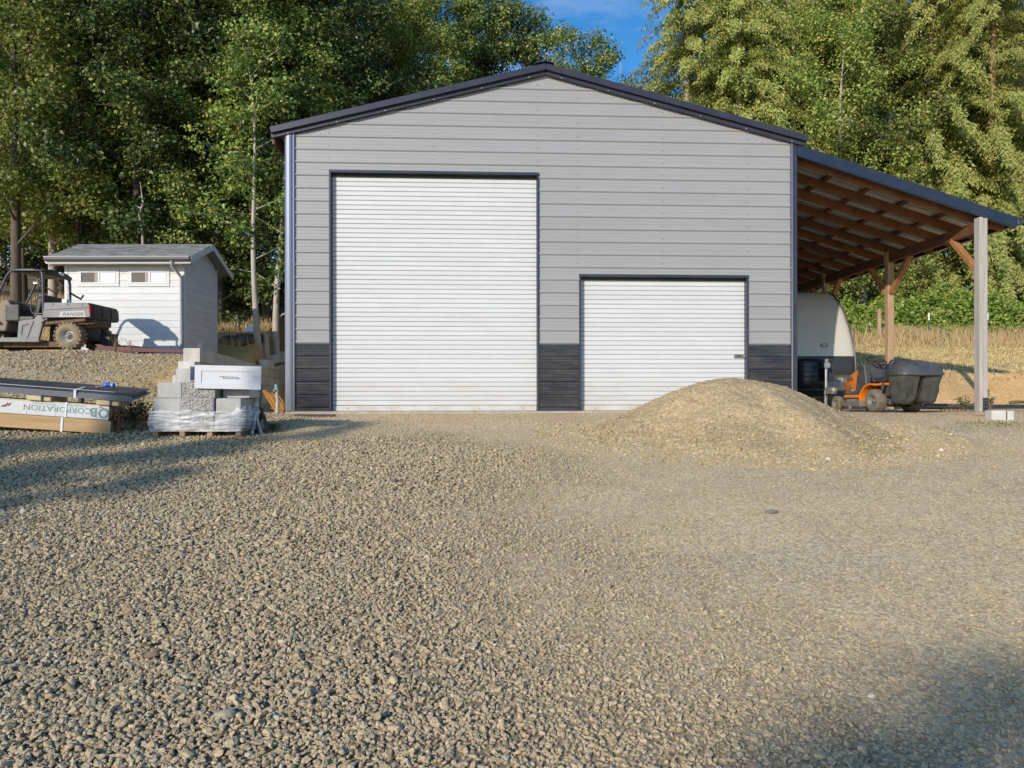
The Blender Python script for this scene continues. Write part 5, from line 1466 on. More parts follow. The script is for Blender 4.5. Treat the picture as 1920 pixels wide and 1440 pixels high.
# body shell behind the cap
mb = MB(); mb.prism([(.40, .44)] + [(y + .11, z) for y, z in prof[2:]] + [(6.6, 2.90), (6.75, 2.7), (6.75, .5), (6.6, .44)], 'x', -hw + .02, hw - .02); mb.build('body', M_TRS, tr)
def capstrip(z0, z1, mat, name, grow=.0, x0=-hw, x1=hw):
    pts = [(y, z) for y, z in prof if z0 < z < z1]
    def at(z):
        for (ya, za), (yb, zb) in zip(prof, prof[1:]):
            if za <= z <= zb: return ya + (yb - ya)*(z - za)/(zb - za)
        return prof[-1][0]
    pts = [(at(z0), z0)] + pts + [(at(z1), z1)]
    fine = []
    for (ya, za), (yb, zb) in zip(pts, pts[1:]):
        for t in (0, .5): fine.append((ya + (yb - ya)*t, za + (zb - za)*t))
    fine.append(pts[-1])
    mb = MB(); vs, fs = [], []
    xs = [x0, x0 + .03, x0 + .10] + list(np.linspace(x0 + .25, x1 - .25, 5)) + [x1 - .10, x1 - .03, x1]
    for y, z in fine:
        for x in xs:
            e = min(abs(x - x0), abs(x - x1))
            vs.append((x, y - grow + (.04*(1 - e/.10)**2 if e < .10 else 0) + .05*(x/hw)**2, z))
    m = len(xs)
    for i in range(len(fine) - 1):
        for k in range(m - 1): fs.append((i*m+k, i*m+k+1, (i+1)*m+k+1, (i+1)*m+k))
    n = len(vs); vs += [(x, y + .012, z) for x, y, z in vs]; fs += [tuple(j + n for j in f[::-1]) for f in fs]
    mb.add(vs, fs, True); return mb.build(name, mat, tr)
capstrip(1.22, 2.88, M_TRL, 'front_cap', .02)
capstrip(.79, 1.215, M_TBLK, 'rock_guard', .03)
mb = MB()
for s in (-1, 1): mb.tube([(s*(hw + .005), y + .03, z) for y, z in prof[1:]], .022, 6)
mb.build('edge_trim', pm('edge_moulding', (.12, .11, .11), .4, .3), tr)
mb = MB(); mb.prism([(-.15, .68), (1.0, .68), (.72, .40), (.05, .40)], 'y', .10, .16); mb.build('skirt_plate', M_TGR, tr, bevel=.006)
mb = MB(); mb.box(-hw + .05, hw - .05, .4, 6.6, .30, .43); mb.build('chassis', M_TBLK, tr)
mb = MB(); mb.prism([(x * .085, z * .045) for x, z in [(math.cos(t*math.pi/12), math.sin(t*math.pi/12)) for t in range(24)]], 'y', -.055, -.03)
o = mb.build('badge', M_MGRY, tr); o.location = (.48, .085, 1.47)
mb = MB(); mb.prism([(x * .068, z * .032) for x, z in [(math.cos(t*math.pi/12), math.sin(t*math.pi/12)) for t in range(24)]], 'y', -.062, -.056)
o = mb.build('badge_face', pm('badge_silver', (.35, .33, .3), .4, .3), tr); o.location = (.48, .085, 1.47)
for x, lit in ((.18, 1), (-.9, 0), (.92, 0)):
    mb = MB(); mb.box(x - .05, x + .05, .90, .96, 2.70, 2.755); mb.build('marker_light', pm('amber_lens%d' % (x*100), (.7, .20, .02), .3), tr, bevel=.012)
# A-frame, propane cover, jack, coupler
mb = MB(); mb.bar((-.75, .5, .38), (-.02, -1.05, .38), .08, .12); mb.bar((.75, .5, .38), (.02, -1.05, .38), .08, .12); mb.bar((-.45, -.15, .38), (.45, -.15, .38), .06, .08); mb.build('tongue_frame', M_TBLK, tr)
def ring(y0, y1, x0, x1, z, r_): return rect(y0, y1, x0, x1, z, r_)
o = loft([ring(-.62, -.12, -.42, .26, .46, .14), ring(-.64, -.10, -.44, .28, .60, .15), ring(-.64, -.10, -.45, .28, 1.02, .16), ring(-.62, -.12, -.43, .27, 1.10, .16), ring(-.54, -.2, -.34, .18, 1.14, .1)]).build('propane_cover', pm('blue_black_plastic', (.014, .017, .026), .35, var=.15), tr)
mb = MB()
for k in range(4): mb.tube([(x_, y_, .62 + .11*k) for x_, y_, z_ in ring(-.645, -.095, -.455, .285, 0, .16)] + [ring(-.645, -.095, -.455, .285, .62 + .11*k, .16)[0][:2] + (.62 + .11*k,)], .008, 5, caps=False)
mb.build('cover_rib', M_TBLK, tr)
mb = MB(); mb.box(.12, .30, -.80, -.62, .62, 1.05); mb.box(.10, .25, -.82, -.66, 1.055, 1.12); mb.build('battery_box', M_TBLK, tr, bevel=.012)
mb = MB(); mb.tube([(.02, -.95, .12), (.02, -.95, .95)], .032, 10); mb.tube([(.02, -.95, -.05), (.02, -.95, .30)], .022, 8); mb.box(-.04, .08, -1.02, -.88, .90, 1.02); mb.box(-.01, .05, -1.0, -.90, 1.02, 1.10); mb.build('tongue_jack', M_STEEL, tr, bevel=.006)
mb = MB(); mb.prism([(-.055, .34), (.055, .34), (.045, .48), (-.045, .48)], 'y', -1.36, -1.02); mb.lathe([(.0, .05), (.05, .075), (.10, .06), (.13, .0)], (0, -1.33, .36), 'z', 12); mb.build('coupler', pm('coupler_worn', (.34, .32, .29), .5, .4, var=.3), tr, bevel=.008)
mb = MB()
for s in (-.10, .12):
    for k in range(10):
        zc = .40 - k*.043
        a = (s, -1.15, zc - .03); 
        mb.tube([(s + (.013 if k % 2 else 0)*math.cos(t*math.pi/4), -1.15 + (0 if k % 2 else .013)*math.cos(t*math.pi/4), zc + .028*math.sin(t*math.pi/4)) for t in range(9)], .0055, 4, caps=False)
mb.build('safety_chain', pm('chain', (.38, .36, .33), .5, .4, var=.3), tr)
for s in (-1, 1):
    for yy in (3.2, 4.1):
        wh = bpy.data.objects.new('wheel', None); COL.objects.link(wh); wh.parent = tr; wh.location = (s*(hw - .14), yy, .35)
        mb = MB(); mb.lathe([(-.11, .2), (-.11, .30), (-.07, .35), (.07, .35), (.11, .30), (.11, .2)], (0, 0, 0), 'x', 20); mb.build('tyre', M_TBLK, wh)
        mb = MB(); mb.lathe([(s*.10, .2), (s*.05, .15), (s*.06, 0)], (0, 0, 0), 'x', 14); mb.build('rim', M_STEEL, wh)

# ------------------------------------------------------------------ small things by the carport post
p = hit(1881, 789)
cb = empty('concrete_footing_block', 'pale chipped concrete block with dark seam on the ground right of the front carport post', 'concrete block', (p.x, p.y, p.z), -.12)
k_ = p.y / F
mb = MB(); mb.box(-20*k_, 6*k_, 0, .22, -.03, 18*k_); mb.box(6.6*k_, 19*k_, -.01, .21, -.03, 17.5*k_); mb.build('block', pm('pale_concrete', (.52, .51, .47), .9, var=.15, bump=.3, dirt=(.38, .33, .26), damt=.4), cb, bevel=.02, seg=2)
mb = MB(); mb.box(5.9*k_, 6.7*k_, -.004, .2, -.03, 16*k_); mb.build('seam', M_BLACK, cb)
p = hit(1810, 783)
o = MB().box(-.50, .58, -.04, .12, -.04, .035).build('rusty_curb_plank', pm('rust_board', (.27, .13, .06), .85, var=.3, dirt=(.5, .42, .3), damt=.6), bevel=.008); o.location = (p.x + .25, p.y + .12, p.z)
tag(o, 'low rusty plank edging under the grey front carport post', 'plank')
# trailing implement hitch behind the mower
rk = empty('tow_drag_harrow', 'rusty tow-behind drag harrow with spiky tines lying between the mower and the grey post', 'drag harrow', (9.0, 13.9, gz1(9.0, 13.9)), .1)
M_RUST = pm('old_iron', (.10, .075, .055), .75, .3, var=.35)
k_ = 13.9/F
mb = MB(); mb.bar((-1.05, .0, .13), (-.15, -.1, .12), .05, .05); mb.bar((-.15, -.1, .12), (.02, -.12, .14), .04, .06); mb.build('draw_bar', M_RUST, rk)
mb = MB(); mb.bar((-1.2, .1, .06), (.15, .05, .05), .03, .03); mb.bar((-1.2, .35, .06), (.15, .35, .05), .03, .03); mb.bar((-1.2, .1, .05), (-1.2, .35, .05), .03, .03); mb.build('frame', M_RUST, rk)
for k in range(12):
    xx = -.85 + k*.085
    mb = MB(); mb.tube([(xx, .05, .05), (xx + .04, -.1, .06), (xx + random.uniform(-.03, .05), -.22, -.02)], .010, 5); mb.build('tine', M_RUST, rk)
mb = MB(); mb.lathe([(0, .02), (.03, .045), (.07, .05), (.10, .035), (.12, 0)], (.0, -.12, .15), 'z', 10); mb.tube([(.0, -.12, .26), (.0, -.12, .33)], .02, 6); mb.build('hitch_ball', M_BLACK, rk)
mb = MB(); mb.lathe([(0, .012), (.02, .03), (.05, .034), (.07, .02), (.075, 0)], (-.0, -.13, .29), 'z', 10); mb.build('ball_cap', M_STRAP, rk)
o = MB().box(-3.0, 5.0, -.04, .04, -.02, .10).build('dark_edging_rail', M_BLACK, bevel=.006); o.location = (10.6, 16.55, gz1(10.6, 16.5)); o.rotation_euler = (0, 0, .04)
tag(o, 'long dark edging rail along the foot of the orange dirt bank', 'edging rail')
p = P(1908, 755, 17.3)
o = MB().tube([(-.22, 0, .0), (0, -.03, .02), (.3, .05, .0)], .022, 6).build('dead_stick', M_UMUD); o.location = (p.x, p.y - .02, p.z)
tag(o, 'dark stick poking from the orange dirt bank at the right frame edge', 'stick')

# fence posts on the dry slope
def tpost(px, py0, py1, Y, label):
    p = P(px, py1, Y); g = gz1(p.x, Y)
    h = EYE + (HZ - py0)/F*Y - g
    t = empty('steel_fence_post', label, 'fence post', (p.x, Y, g))
    mb = MB(); mb.box(-.022, .022, -.004, .004, -.1, h - .28); mb.box(-.004, .004, -.03, -.0045, -.1, h - .28); mb.build('stake', pm('tpost_green%d' % px, (.05, .08, .065), .6), t)
    mb = MB(); mb.box(-.024, .024, -.006, .006, h - .279, h); mb.box(-.006, .006, -.032, -.0065, h - .279, h); mb.build('tip', pm('tpost_white%d' % px, (.8, .8, .78), .5), t)
tpost(1742, 588, 640, 27.3, 'white-tipped green steel fence post between the brown and grey carport posts')
tpost(1852, 588, 645, 27.3, 'white-tipped steel fence post right of the grey carport post')
p = P(1648.5, 640, 27.2); g = gz1(p.x, p.y)
o = MB().box(-.06, .06, -.06, .06, -.2, EYE + (HZ - 580)/F*27.2 - g).build('wooden_fence_post', W_POST, bevel=.01); o.location = (p.x, p.y, g)
tag(o, 'short pale wooden fence post left of the brown carport post', 'fence post')

# ------------------------------------------------------------------ logs, stumps behind the retaining wall
M_BARK = pm('bark', (.105, .082, .062), .95, var=.35, vscale=7, bump=.8, bscale=22, stretch=(1, 1, .25))
M_BARKP = pm('pale_bark', (.42, .37, .31), .9, var=.25, vscale=6, bump=.5, bscale=25, stretch=(1, 1, .3))
M_BARKR = pm('red_bark', (.33, .20, .135), .95, var=.3, vscale=9, bump=.7, bscale=30, stretch=(1, 1, .15))
M_CUT = pm('cut_wood', (.35, .26, .17), .85, var=.25, vscale=14)
def log(a, b_, r, label, r2=None):
    a, b_ = Vector(a), Vector(b_)
    t = empty('log', label, 'log', a)
    d = b_ - a
    n = 7; pts = [d * (i/(n-1)) + Vector((0, 0, .02*math.sin(i*1.7))) for i in range(n)]
    MB().tube(pts, [r + ((r2 or r) - r)*i/(n-1) + .012*math.sin(i*2.1) for i in range(n)], 14, caps=False).build('bark', M_BARK, t)
    u = d.normalized()
    MB().tube([pts[0] + u*.004, pts[0] + u*.03], [r*.93, r*.93], 14).build('cut_end', M_CUT, t)
    MB().tube([pts[-1] - u*.03, pts[-1] - u*.004], [(r2 or r)*.93]*2, 14).build('cut_end', M_CUT, t)
LY = 22.5
for px, py, r, lab in ((420, 644, .155, 'leftmost log with round cut end on the slope beside the shed'), (434, 648, .15, 'middle log with round cut end in the row beside the shed'), (447, 652, .16, 'log half sunk in the dirt at the right of the row beside the shed')):
    p = P(px, py, LY); p.z = gz1(p.x, p.y) + r*.7
    log(p, p + Vector((.30, 1.2, .25)), r, lab, r*.9)
p = P(494, 664, 23.0); p.z = gz1(p.x, p.y) + .05
log(p, p + Vector((.65, .4, .10)), .03, 'dark bent branch lying at the foot of the cut trunk near the shop', .05)
p = P(475, 638, 24.0); p.z = gz1(p.x, p.y)
o = MB().box(-.02, .02, -.02, .02, 0, .01).build('blank', M_STRAP); bpy.data.objects.remove(o)
vs = [(random.uniform(-.28, .28), random.uniform(-.15, .15), abs(random.gauss(.16, .12))) for _ in range(26)]
bm = bmesh.new(); [bm.verts.new(v) for v in vs]; bmesh.ops.convex_hull(bm, input=bm.verts); me = bpy.data.meshes.new('tarp'); bm.to_mesh(me); bm.free()
o = link_mesh('crumpled_tarp', me, M_STRAP); o.location = p
tag(o, 'crumpled white plastic tarp lying on the logs at the foot of the pale tree', 'tarp')
p = P(500, 655, 23.6); g = gz1(p.x, p.y)
MBs = MB().tube([(0, 0, -.1), (.01, 0, .35), (-.02, 0, EYE + (HZ - 625)/F*23.6 - g)], [.12, .10, .085], 12).build('tree_stump', M_BARKP); MBs.location = (p.x, p.y, g)
tag(MBs, 'short pale sawn-off tree stump right of the pale leaning tree trunk', 'stump')

# ------------------------------------------------------------------ trees
def leaf_obj(name, Pn, T, Nn, Ln, Wd, mat, parent=None):
    """Pn base points, T length dir, Nn normal, Ln length, Wd width -> folded quads"""
    n = len(Pn)
    T = T / np.maximum(np.linalg.norm(T, axis=1, keepdims=True), 1e-6)
    B = np.cross(Nn, T); B /= np.maximum(np.linalg.norm(B, axis=1, keepdims=True), 1e-6)
    N2 = np.cross(T, B)
    L_ = Ln[:, None]; W_ = Wd[:, None]
    v0 = Pn; v2 = Pn + T * L_ - N2 * L_ * .12
    v1 = Pn + T * L_ * .5 + B * W_ * .5 + N2 * W_ * .22
    v3 = Pn + T * L_ * .5 - B * W_ * .5 + N2 * W_ * .22
    V = np.stack([v0, v1, v2, v3], 1).reshape(-1, 3)
    Fq = np.arange(4 * n).reshape(n, 4)
    return np_mesh(name, V, Fq, mat, parent)

def rdir(n):
    d = RNG.normal(size=(n, 3)); return d / np.linalg.norm(d, axis=1, keepdims=True)

def clump_leaves(cent, rad, nper, size, up=.5, flat=.6, hang=0.0):
    """leaves over clumps: cent (m,3), rad (m,), nper leaves for radius 1"""
    cnt = np.maximum(8, (nper * rad**1.7).astype(int))
    idx = np.repeat(np.arange(len(cent)), cnt); n = len(idx)
    d = rdir(n)
    rr = RNG.random(n)**.45
    off = d * (rad[idx] * rr)[:, None]; off[:, 2] *= flat
    Pn = cent[idx] + off
    Nn = d * .7 + RNG.normal(0, .48, (n, 3)) + np.array([0, 0, up]) + np.array([SX, SY, SZ]) * .5
    Nn /= np.linalg.norm(Nn, axis=1, keepdims=True)
    T = np.cross(Nn, rdir(n)) + d * .3 - np.array([0, 0, hang])
    s = size * RNG.uniform(.6, 1.3, n)
    return Pn, T, Nn, s, s * RNG.uniform(.55, .8, n)

def trunk_mb(H, r0, lean=(0, 0), wob=.15, n=12, top=.12, seed=0):
    rnd = random.Random(seed); pts = []; rs = []
    for i in range(n):
        t = i/(n-1)
        pts.append((lean[0]*t**1.3 + wob*math.sin(t*5 + seed)*t, lean[1]*t + wob*math.cos(t*4 + seed*2)*t, -.3 + (H + .3)*t))
        rs.append(r0*(1 - t*(1 - top)) + (r0*.18*(1 - t*8) if t < .125 else 0))
    return pts, rs

def decid(H, Rc, base, seed, nper=150, size=.15, r0=.2, nl=26, shape=.55, lean=(0, 0)):
    global RNG
    sv = RNG; RNG = np.random.default_rng(seed); rnd = random.Random(seed)
    pts, rs = trunk_mb(H*.93, r0, lean, .25, 14, .1, seed)
    def trunk_at(z):
        f_ = min(max((z + .3)/(H*.93 + .3), 0), 1)*13; i = min(int(f_), 12); t = f_ - i
        return Vector(pts[i])*(1 - t) + Vector(pts[i+1])*t
    mb = MB(); mb.tube(pts, rs, 8)
    cent, rad = [], []
    for i in range(nl):
        t = base + (1 - base)*(i + rnd.random())/nl
        z = H*t
        env = Rc*(math.sin(min(1, (t - base*.6)/(1 - base*.6))**.75*math.pi))**.55 if t < .98 else Rc*.3
        env = max(env, Rc*.3)*rnd.uniform(.55, 1.12)
        az = i*2.4 + rnd.uniform(-.5, .5)
        a = trunk_at(min(z*.94, H*.9) - env*.25)
        b_ = Vector((a.x + math.cos(az)*env, a.y + math.sin(az)*env, z + rnd.uniform(-.2, .3)*env*.6))
        m = (a + b_)/2 + Vector((0, 0, env*.12))
        if i % 2 == 0: mb.tube([a, m, b_], [r0*.33*(1 - t*.6), r0*.2*(1 - t*.6), .012], 5, caps=False)
        for f_ in (.5, .78, 1.0):
            for kk in range(2):
                c = a*(1 - f_)**2 + m*2*f_*(1 - f_) + b_*f_*f_
                c = c + Vector((rnd.gauss(0, .35), rnd.gauss(0, .35), rnd.gauss(0, .28)))*Rc*.25
                cent.append(c); rad.append(rnd.uniform(.10, .22)*Rc*(.8 + .3*f_))
        # side twigs
        if i % 3 == 0:
            q = m + Vector((rnd.uniform(-1, 1), rnd.uniform(-1, 1), rnd.uniform(-.2, .6)))*env*.5
            mb.tube([m, q], [.03, .008], 4, caps=False)
    me_t = mb
    cent = np.array([tuple(c) for c in cent]); rad = np.array(rad)
    L_ = clump_leaves(cent, rad, nper, size)
    RNG = sv
    return me_t, L_

LEAF_OAK = leafmat('oak_leaves', [(0, (.05, .085, .02)), (.4, (.125, .175, .038)), (.75, (.25, .30, .07)), (.92, (.40, .40, .11)), (1, (.40, .27, .08))], .26, .42, .95)
LEAF_MAPLE = leafmat('maple_leaves', [(0, (.12, .185, .04)), (.45, (.21, .29, .06)), (.8, (.31, .38, .085)), (.95, (.42, .41, .11)), (1, (.46, .30, .09))], .35)
LEAF_DARK = leafmat('dark_leaves', [(0, (.03, .06, .02)), (.5, (.075, .125, .034)), (.85, (.16, .215, .055)), (1, (.30, .30, .09))], .22, .42, .85)
LEAF_CON = leafmat('cedar_sprays', [(0, (.16, .215, .05)), (.4, (.28, .335, .08)), (.75, (.41, .43, .12)), (.93, (.52, .48, .16)), (1, (.44, .33, .14))], .4, .42, 1.12)
LEAF_FIR = leafmat('fir_sprays', [(0, (.022, .045, .018)), (.5, (.045, .075, .026)), (1, (.085, .11, .035))], .15)
LEAF_BRAM = leafmat('bramble_leaves', [(0, (.09, .155, .024)), (.4, (.17, .265, .036)), (.8, (.28, .38, .06)), (.96, (.40, .40, .09)), (1, (.42, .22, .10))], .35)

def make_tree(name, label, cat, mbt, Ld, bark, leaf, group):
    t = empty(name, label, cat, (0, 0, 0), 0, group)
    mbt.build('trunk', bark, t)
    leaf_obj('crown', *Ld, leaf, t)
    return t

def conifer(H, Rc, base, seed, droop=.5, dens=1.0, r0=.22, spray=.14, vis=True):
    global RNG
    sv = RNG; RNG = np.random.default_rng(seed); rnd = random.Random(seed)
    pts, rs = trunk_mb(H, r0, (0, 0), .08, 12, .06, seed)
    mb = MB(); mb.tube(pts, rs, 8)
    Pn, T, Nn, Ls, Ws = [], [], [], [], []
    nb = int(H*13)
    for i in range(nb):
        t = base + (1 - base)*(i + rnd.random())/nb
        z = H*t
        ln = Rc*((1 - t)/(1 - base))**.8*rnd.uniform(.65, 1.15) + .25
        az = rnd.uniform(0, 6.283)
        dx, dy = math.cos(az), math.sin(az)
        m = max(5, int(ln*7*dens))
        path = []
        for k in range(m + 1):
            f_ = k/m
            path.append((dx*ln*f_, dy*ln*f_, z + ln*(.22*f_ - droop*f_*f_*1.1)))
        if i % 2 == 0: mb.tube([path[0], path[m//2], path[m]], [.035*(1 - t*.7), .02, .006], 4, caps=False)
        path = np.array(path)
        for k in range(1, m + 1):
            f_ = k/m
            ns = int((6 + 12*(1 - abs(f_ - .65)))*dens)
            c = path[k][None, :].repeat(ns, 0) + RNG.normal(0, .09, (ns, 3))
            side = np.where(RNG.random(ns) < .5, 1.0, -1.0)[:, None]*np.array([[-dy, dx, 0]])
            d = side*RNG.uniform(.25, .9, (ns, 1)) + np.array([[dx, dy, 0]])*RNG.uniform(.1, .7, (ns, 1)) - np.array([[0, 0, 1]])*RNG.uniform(.25, 1.0, (ns, 1))*(droop*1.7)
            Pn.append(c); T.append(d)
            Nn.append(RNG.normal(0, .5, (ns, 3)) + np.array([[dx*.7, dy*.7, .4]]) + np.array([[SX, SY, SZ]]) * 1.0)
            s = spray*RNG.uniform(.6, 1.35, ns)*(.75 + .35*(1 - t))
            Ls.append(s); Ws.append(s*RNG.uniform(.24, .42, ns))
    RNG = sv
    return mb, (np.concatenate(Pn), np.concatenate(T), np.concatenate(Nn), np.concatenate(Ls), np.concatenate(Ws))

protos = {}
LEAF_SUN = leafmat('sunlit_leaves', [(0, (.14, .21, .045)), (.45, (.25, .33, .07)), (.8, (.37, .44, .10)), (.95, (.50, .47, .13)), (1, (.52, .34, .10))], .38, .42, 1.15)
for key, (H, Rc, base, seed, leaf, bark, lab) in {
        'a': (14.5, 3.6, .10, 3, LEAF_OAK, M_BARK, 0), 'b': (17.5, 3.3, .22, 8, LEAF_MAPLE, M_BARK, 0), 'c': (12.0, 3.1, .08, 15, LEAF_DARK, M_BARK, 0), 'r': (15.5, 3.9, .06, 71, LEAF_SUN, M_BARKP, 0),
        'd': (16.0, 3.8, .16, 22, LEAF_DARK, M_BARK, 0), 'e': (6.0, 2.2, .05, 29, LEAF_OAK, M_BARK, 0), 'f': (10.0, 2.6, .30, 33, LEAF_MAPLE, M_BARKP, 0)}.items():
    mbt, Ld = decid(H, Rc, base, seed, nper=300 if H > 11 else 260, size=.135 if H > 8 else .12, r0=.09 + H*.0055, nl=int(H*2.3) + 6)
    t = make_tree('broadleaf_tree', '', 'tree', mbt, Ld, bark, leaf, None)
    protos[key] = [t, False, H]
for key, (H, Rc, base, seed, leaf, droop, dens, bark) in {
        'k': (19.0, 3.9, .11, 41, LEAF_CON, .62, 1.5, M_BARKR), 'm': (17.0, 3.1, .20, 47, LEAF_CON, .55, 1.3, M_BARKP), 'n': (10.5, 2.2, .05, 53, LEAF_FIR, .30, 1.25, M_BARK)}.items():
    mbt, Ld = conifer(H, Rc, base, seed, droop, dens)
    t = make_tree('conifer_tree', '', 'tree', mbt, Ld, bark, leaf, None)
    protos[key] = [t, False, H]

def plant(key, x, y, label, group, s=1.0, rz=None, name=None, sx=1.0):
    t, used, H = protos[key]
    if used:
        t = copy_tree(t)
    else:
        protos[key][1] = True
    t.location = (x, y, gz1(x, y) - .05)
    t.rotation_euler = (0, 0, rz if rz is not None else random.uniform(-.55, .55))
    t.scale = (s*sx, s*sx, s)
    t['label'] = label; t['group'] = group
    if name: t.name = name
    return t
def X_at(px, Y): return (px - 960)/F*Y
GL, GR = 'trees of the wood behind the shed', 'trees of the wood behind the carport'
front_left = [
 ('b', 30, 24.4, 1.0, 'tall yellow-green tree at the far left edge behind the utility vehicle'),
 ('f', 100, 26.5, 1.2, 'slender leafy tree rising behind the left end of the shed roof'),
 ('b', 150, 25.2, 1.0, 'tall sunlit yellow-green tree above the left half of the shed'),
 ('d', 262, 24.8, 1.0, 'dark dense tree right behind the middle of the shed roof'),
 ('c', 345, 26.0, 1.15, 'dark tree behind the right end of the shed ridge'),
 ('a', 412, 25.4, .95, 'olive-green tree above the gable of the shed'),
 ('b', 500, 27.0, .95, 'tall yellow-green tree beside the left eave of the shop'),
]
for key, px, Y, s, lab in front_left:
    plant(key, X_at(px, Y), Y, lab, GL, s)
# pale trunked tree whose leafy crown starts just above head height
mbt, Ld = decid(10.5, 2.3, .30, 61, nper=150, size=.14, r0=.105, nl=30, lean=(-.5, 0))
t = make_tree('broadleaf_tree', 'leafy tree with a bare pale leaning trunk between shed and shop', 'tree', mbt, Ld, M_BARKP, LEAF_MAPLE, GL)
t.location = (X_at(484, 23.2), 23.2, gz1(X_at(484, 23.2), 23.2))
p = (X_at(521, 24.5), 24.5)
mbt, Ld = decid(9.5, 2.0, .32, 67, nper=150, size=.14, r0=.15, nl=24)
t = make_tree('broadleaf_tree', 'thick grey trunked tree next to the left corner of the shop', 'tree', mbt, Ld, M_BARKP, LEAF_DARK, GL)
t.location = (p[0], p[1], gz1(*p))
rows = [(29.5, [(-70, 'b'), (40, 'd'), (118, 'b'), (205, 'a'), (300, 'b'), (385, 'd'), (465, 'c'), (560, 'a'), (650, 'd')]),
        (34.5, [(-30, 'c'), (65, 'a'), (115, 'c'), (170, 'd'), (265, 'a'), (350, 'd'), (440, 'a'), (540, 'b'), (620, 'c'), (700, 'a'), (780, 'b')]),
        (41.0, [(20, 'd'), (140, 'c'), (300, 'b'), (430, 'b'), (520, 'd'), (610, 'a'), (700, 'd'), (790, 'b'), (870, 'b'), (945, 'd'), (985, 'a'), (835, 'a')])]
wh = {29.5: 'second row', 34.5: 'third row', 41.0: 'far row'}
desc = {'a': 'broad olive-green tree', 'b': 'tall yellow-green tree', 'c': 'dark rounded tree', 'd': 'dark dense tall tree'}
def where(px):
    if px < 60: return 'near the left picture edge'
    if px < 200: return 'above the left half of the shed roof'
    if px < 350: return 'above the right half of the shed roof'
    if px < 480: return 'above the gable of the shed'
    if px < 600: return 'above the left eave of the shop'
    if px >= 860: return 'beside the left of the shop ridge'
    if px < 760: return 'above the left slope of the shop roof'
    return 'midway up the left shop roof'
for Y, items in rows:
    for px, key in items:
        x = X_at(px, Y) + random.uniform(-.5, .5)
        plant(key, x, Y + random.uniform(-1, 1), '%s in the %s %s' % (desc[key], wh[Y], where(px)), GL, random.uniform(.92, 1.15))
# crowns peeping over the ridge and bare snags
plant('a', X_at(1085, 48), 48, 'round-topped oak showing just right of the shop ridge', GR, 1.36)
plant('b', X_at(1180, 50), 50, 'small pale tree top between the ridge and the sunlit conifers', GR, .98)
plant('c', X_at(1215, 47), 47, 'low tree top where the roof meets the sunlit conifers', GR, 1.36)
for px, pyt, Y, lab in ((1132, 85, 52.0, 'taller bare dead snag against the blue sky right of the shop ridge'), (1164, 112, 56.0, 'shorter bare dead snag against the blue sky beside the taller one')):
    x = X_at(px, Y); g = gz1(x, Y); H = EYE + (HZ - pyt)/F*Y - g
    rnd = random.Random(px); mb = MB(); mb.tube([(0, 0, 0), (.05, 0, H*.5), (0, 0, H)], [.18, .12, .02], 6)
    for k in range(26):
        z = H*(.55 + .43*rnd.random()); a_ = rnd.uniform(0, 6.28); l = rnd.uniform(.4, 1.5)*(1.25 - z/H)
        mb.tube([(0, 0, z), (math.cos(a_)*l, math.sin(a_)*l, z + rnd.uniform(-.2, .3))], [.025, .008], 4, caps=False)
    o = mb.build('dead_snag', M_BARKP); o.location = (x, Y, g); tag(o, lab, 'dead tree', 'bare snags against the sky')
# right-hand wood
right = [
 ('m', 1290, 36.0, 1.55, 'sunlit drooping conifer at the left of the conifer group above the shop roof'),
 ('m', 1388, 34.5, 1.45, 'conifer with a bare pale trunk showing above the right slope of the shop roof'),
 ('m', 1419, 36.5, 1.5, 'second bare-trunked conifer just right of the first above the shop roof'),
 ('k', 1345, 40.0, 1.5, 'conifer standing behind the two bare-trunked ones'),
 ('r', 1500, 35.5, 1.1, 'yellow-green tree above the top corner of the carport roof'),
 ('r', 1585, 33.0, 1.0, 'glossy green broadleaf tree above the upper carport roof'),
 ('a', 1640, 34.5, 1.1, 'dark broadleaf tree above the middle of the carport roof'),
 ('k', 1745, 33.0, 1.35, 'large sunlit drooping cedar above the lower carport roof'),
 ('k', 1862, 31.2, 1.3, 'reddish-trunked cedar seen right of the grey carport post'),
 ('k', 1960, 34.0, 1.35, 'sunlit cedar at the right frame edge'),
 ('k', 1690, 38.0, 1.5, 'tall cedar behind the dark broadleaf tree'),
 ('m', 1800, 39.0, 1.6, 'tall pale conifer behind the cedars'),
 ('d', 1240, 42.0, .80, 'dark tree at the foot of the conifer group'),
 ('r', 1540, 40.0, 1.3, 'sunlit dense tree in the back row over the carport'),
 ('r', 1620, 41.0, 1.35, 'tall yellow-green tree in the back row over the carport'),
 ('r', 1880, 41.0, 1.35, 'sunlit dense tree in the back row near the right edge'),
 ('k', 1450, 43.0, 1.6, 'conifer in the back row above the shop eave'),
 ('k', 2040, 38.0, 1.0, 'cedar beyond the right frame edge'),
 ('e', 1612, 31.5, 1.0, 'leafy bush-like young tree under the carport roof behind the trailer'),
 ('e', 1700, 31.8, .9, 'leafy bush-like young tree between the two right carport posts'),
 ('e', 1560, 32.0, 1.1, 'leafy young tree just above the trailer roof'),
 ('e', 1790, 32.5, .8, 'leafy young tree left of the grey carport post'),
 ('e', 1905, 33.0, .9, 'leafy young tree at the right edge behind the brambles'),
]
for key, px, Y, s, lab in right:
    wide = key in 'km' and s > 1.2
    yy = Y + (2.2 if wide and px > 1700 else 0)
    plant(key, X_at(px, yy), yy, lab, GR, s, sx=.9 if wide else 1.0)
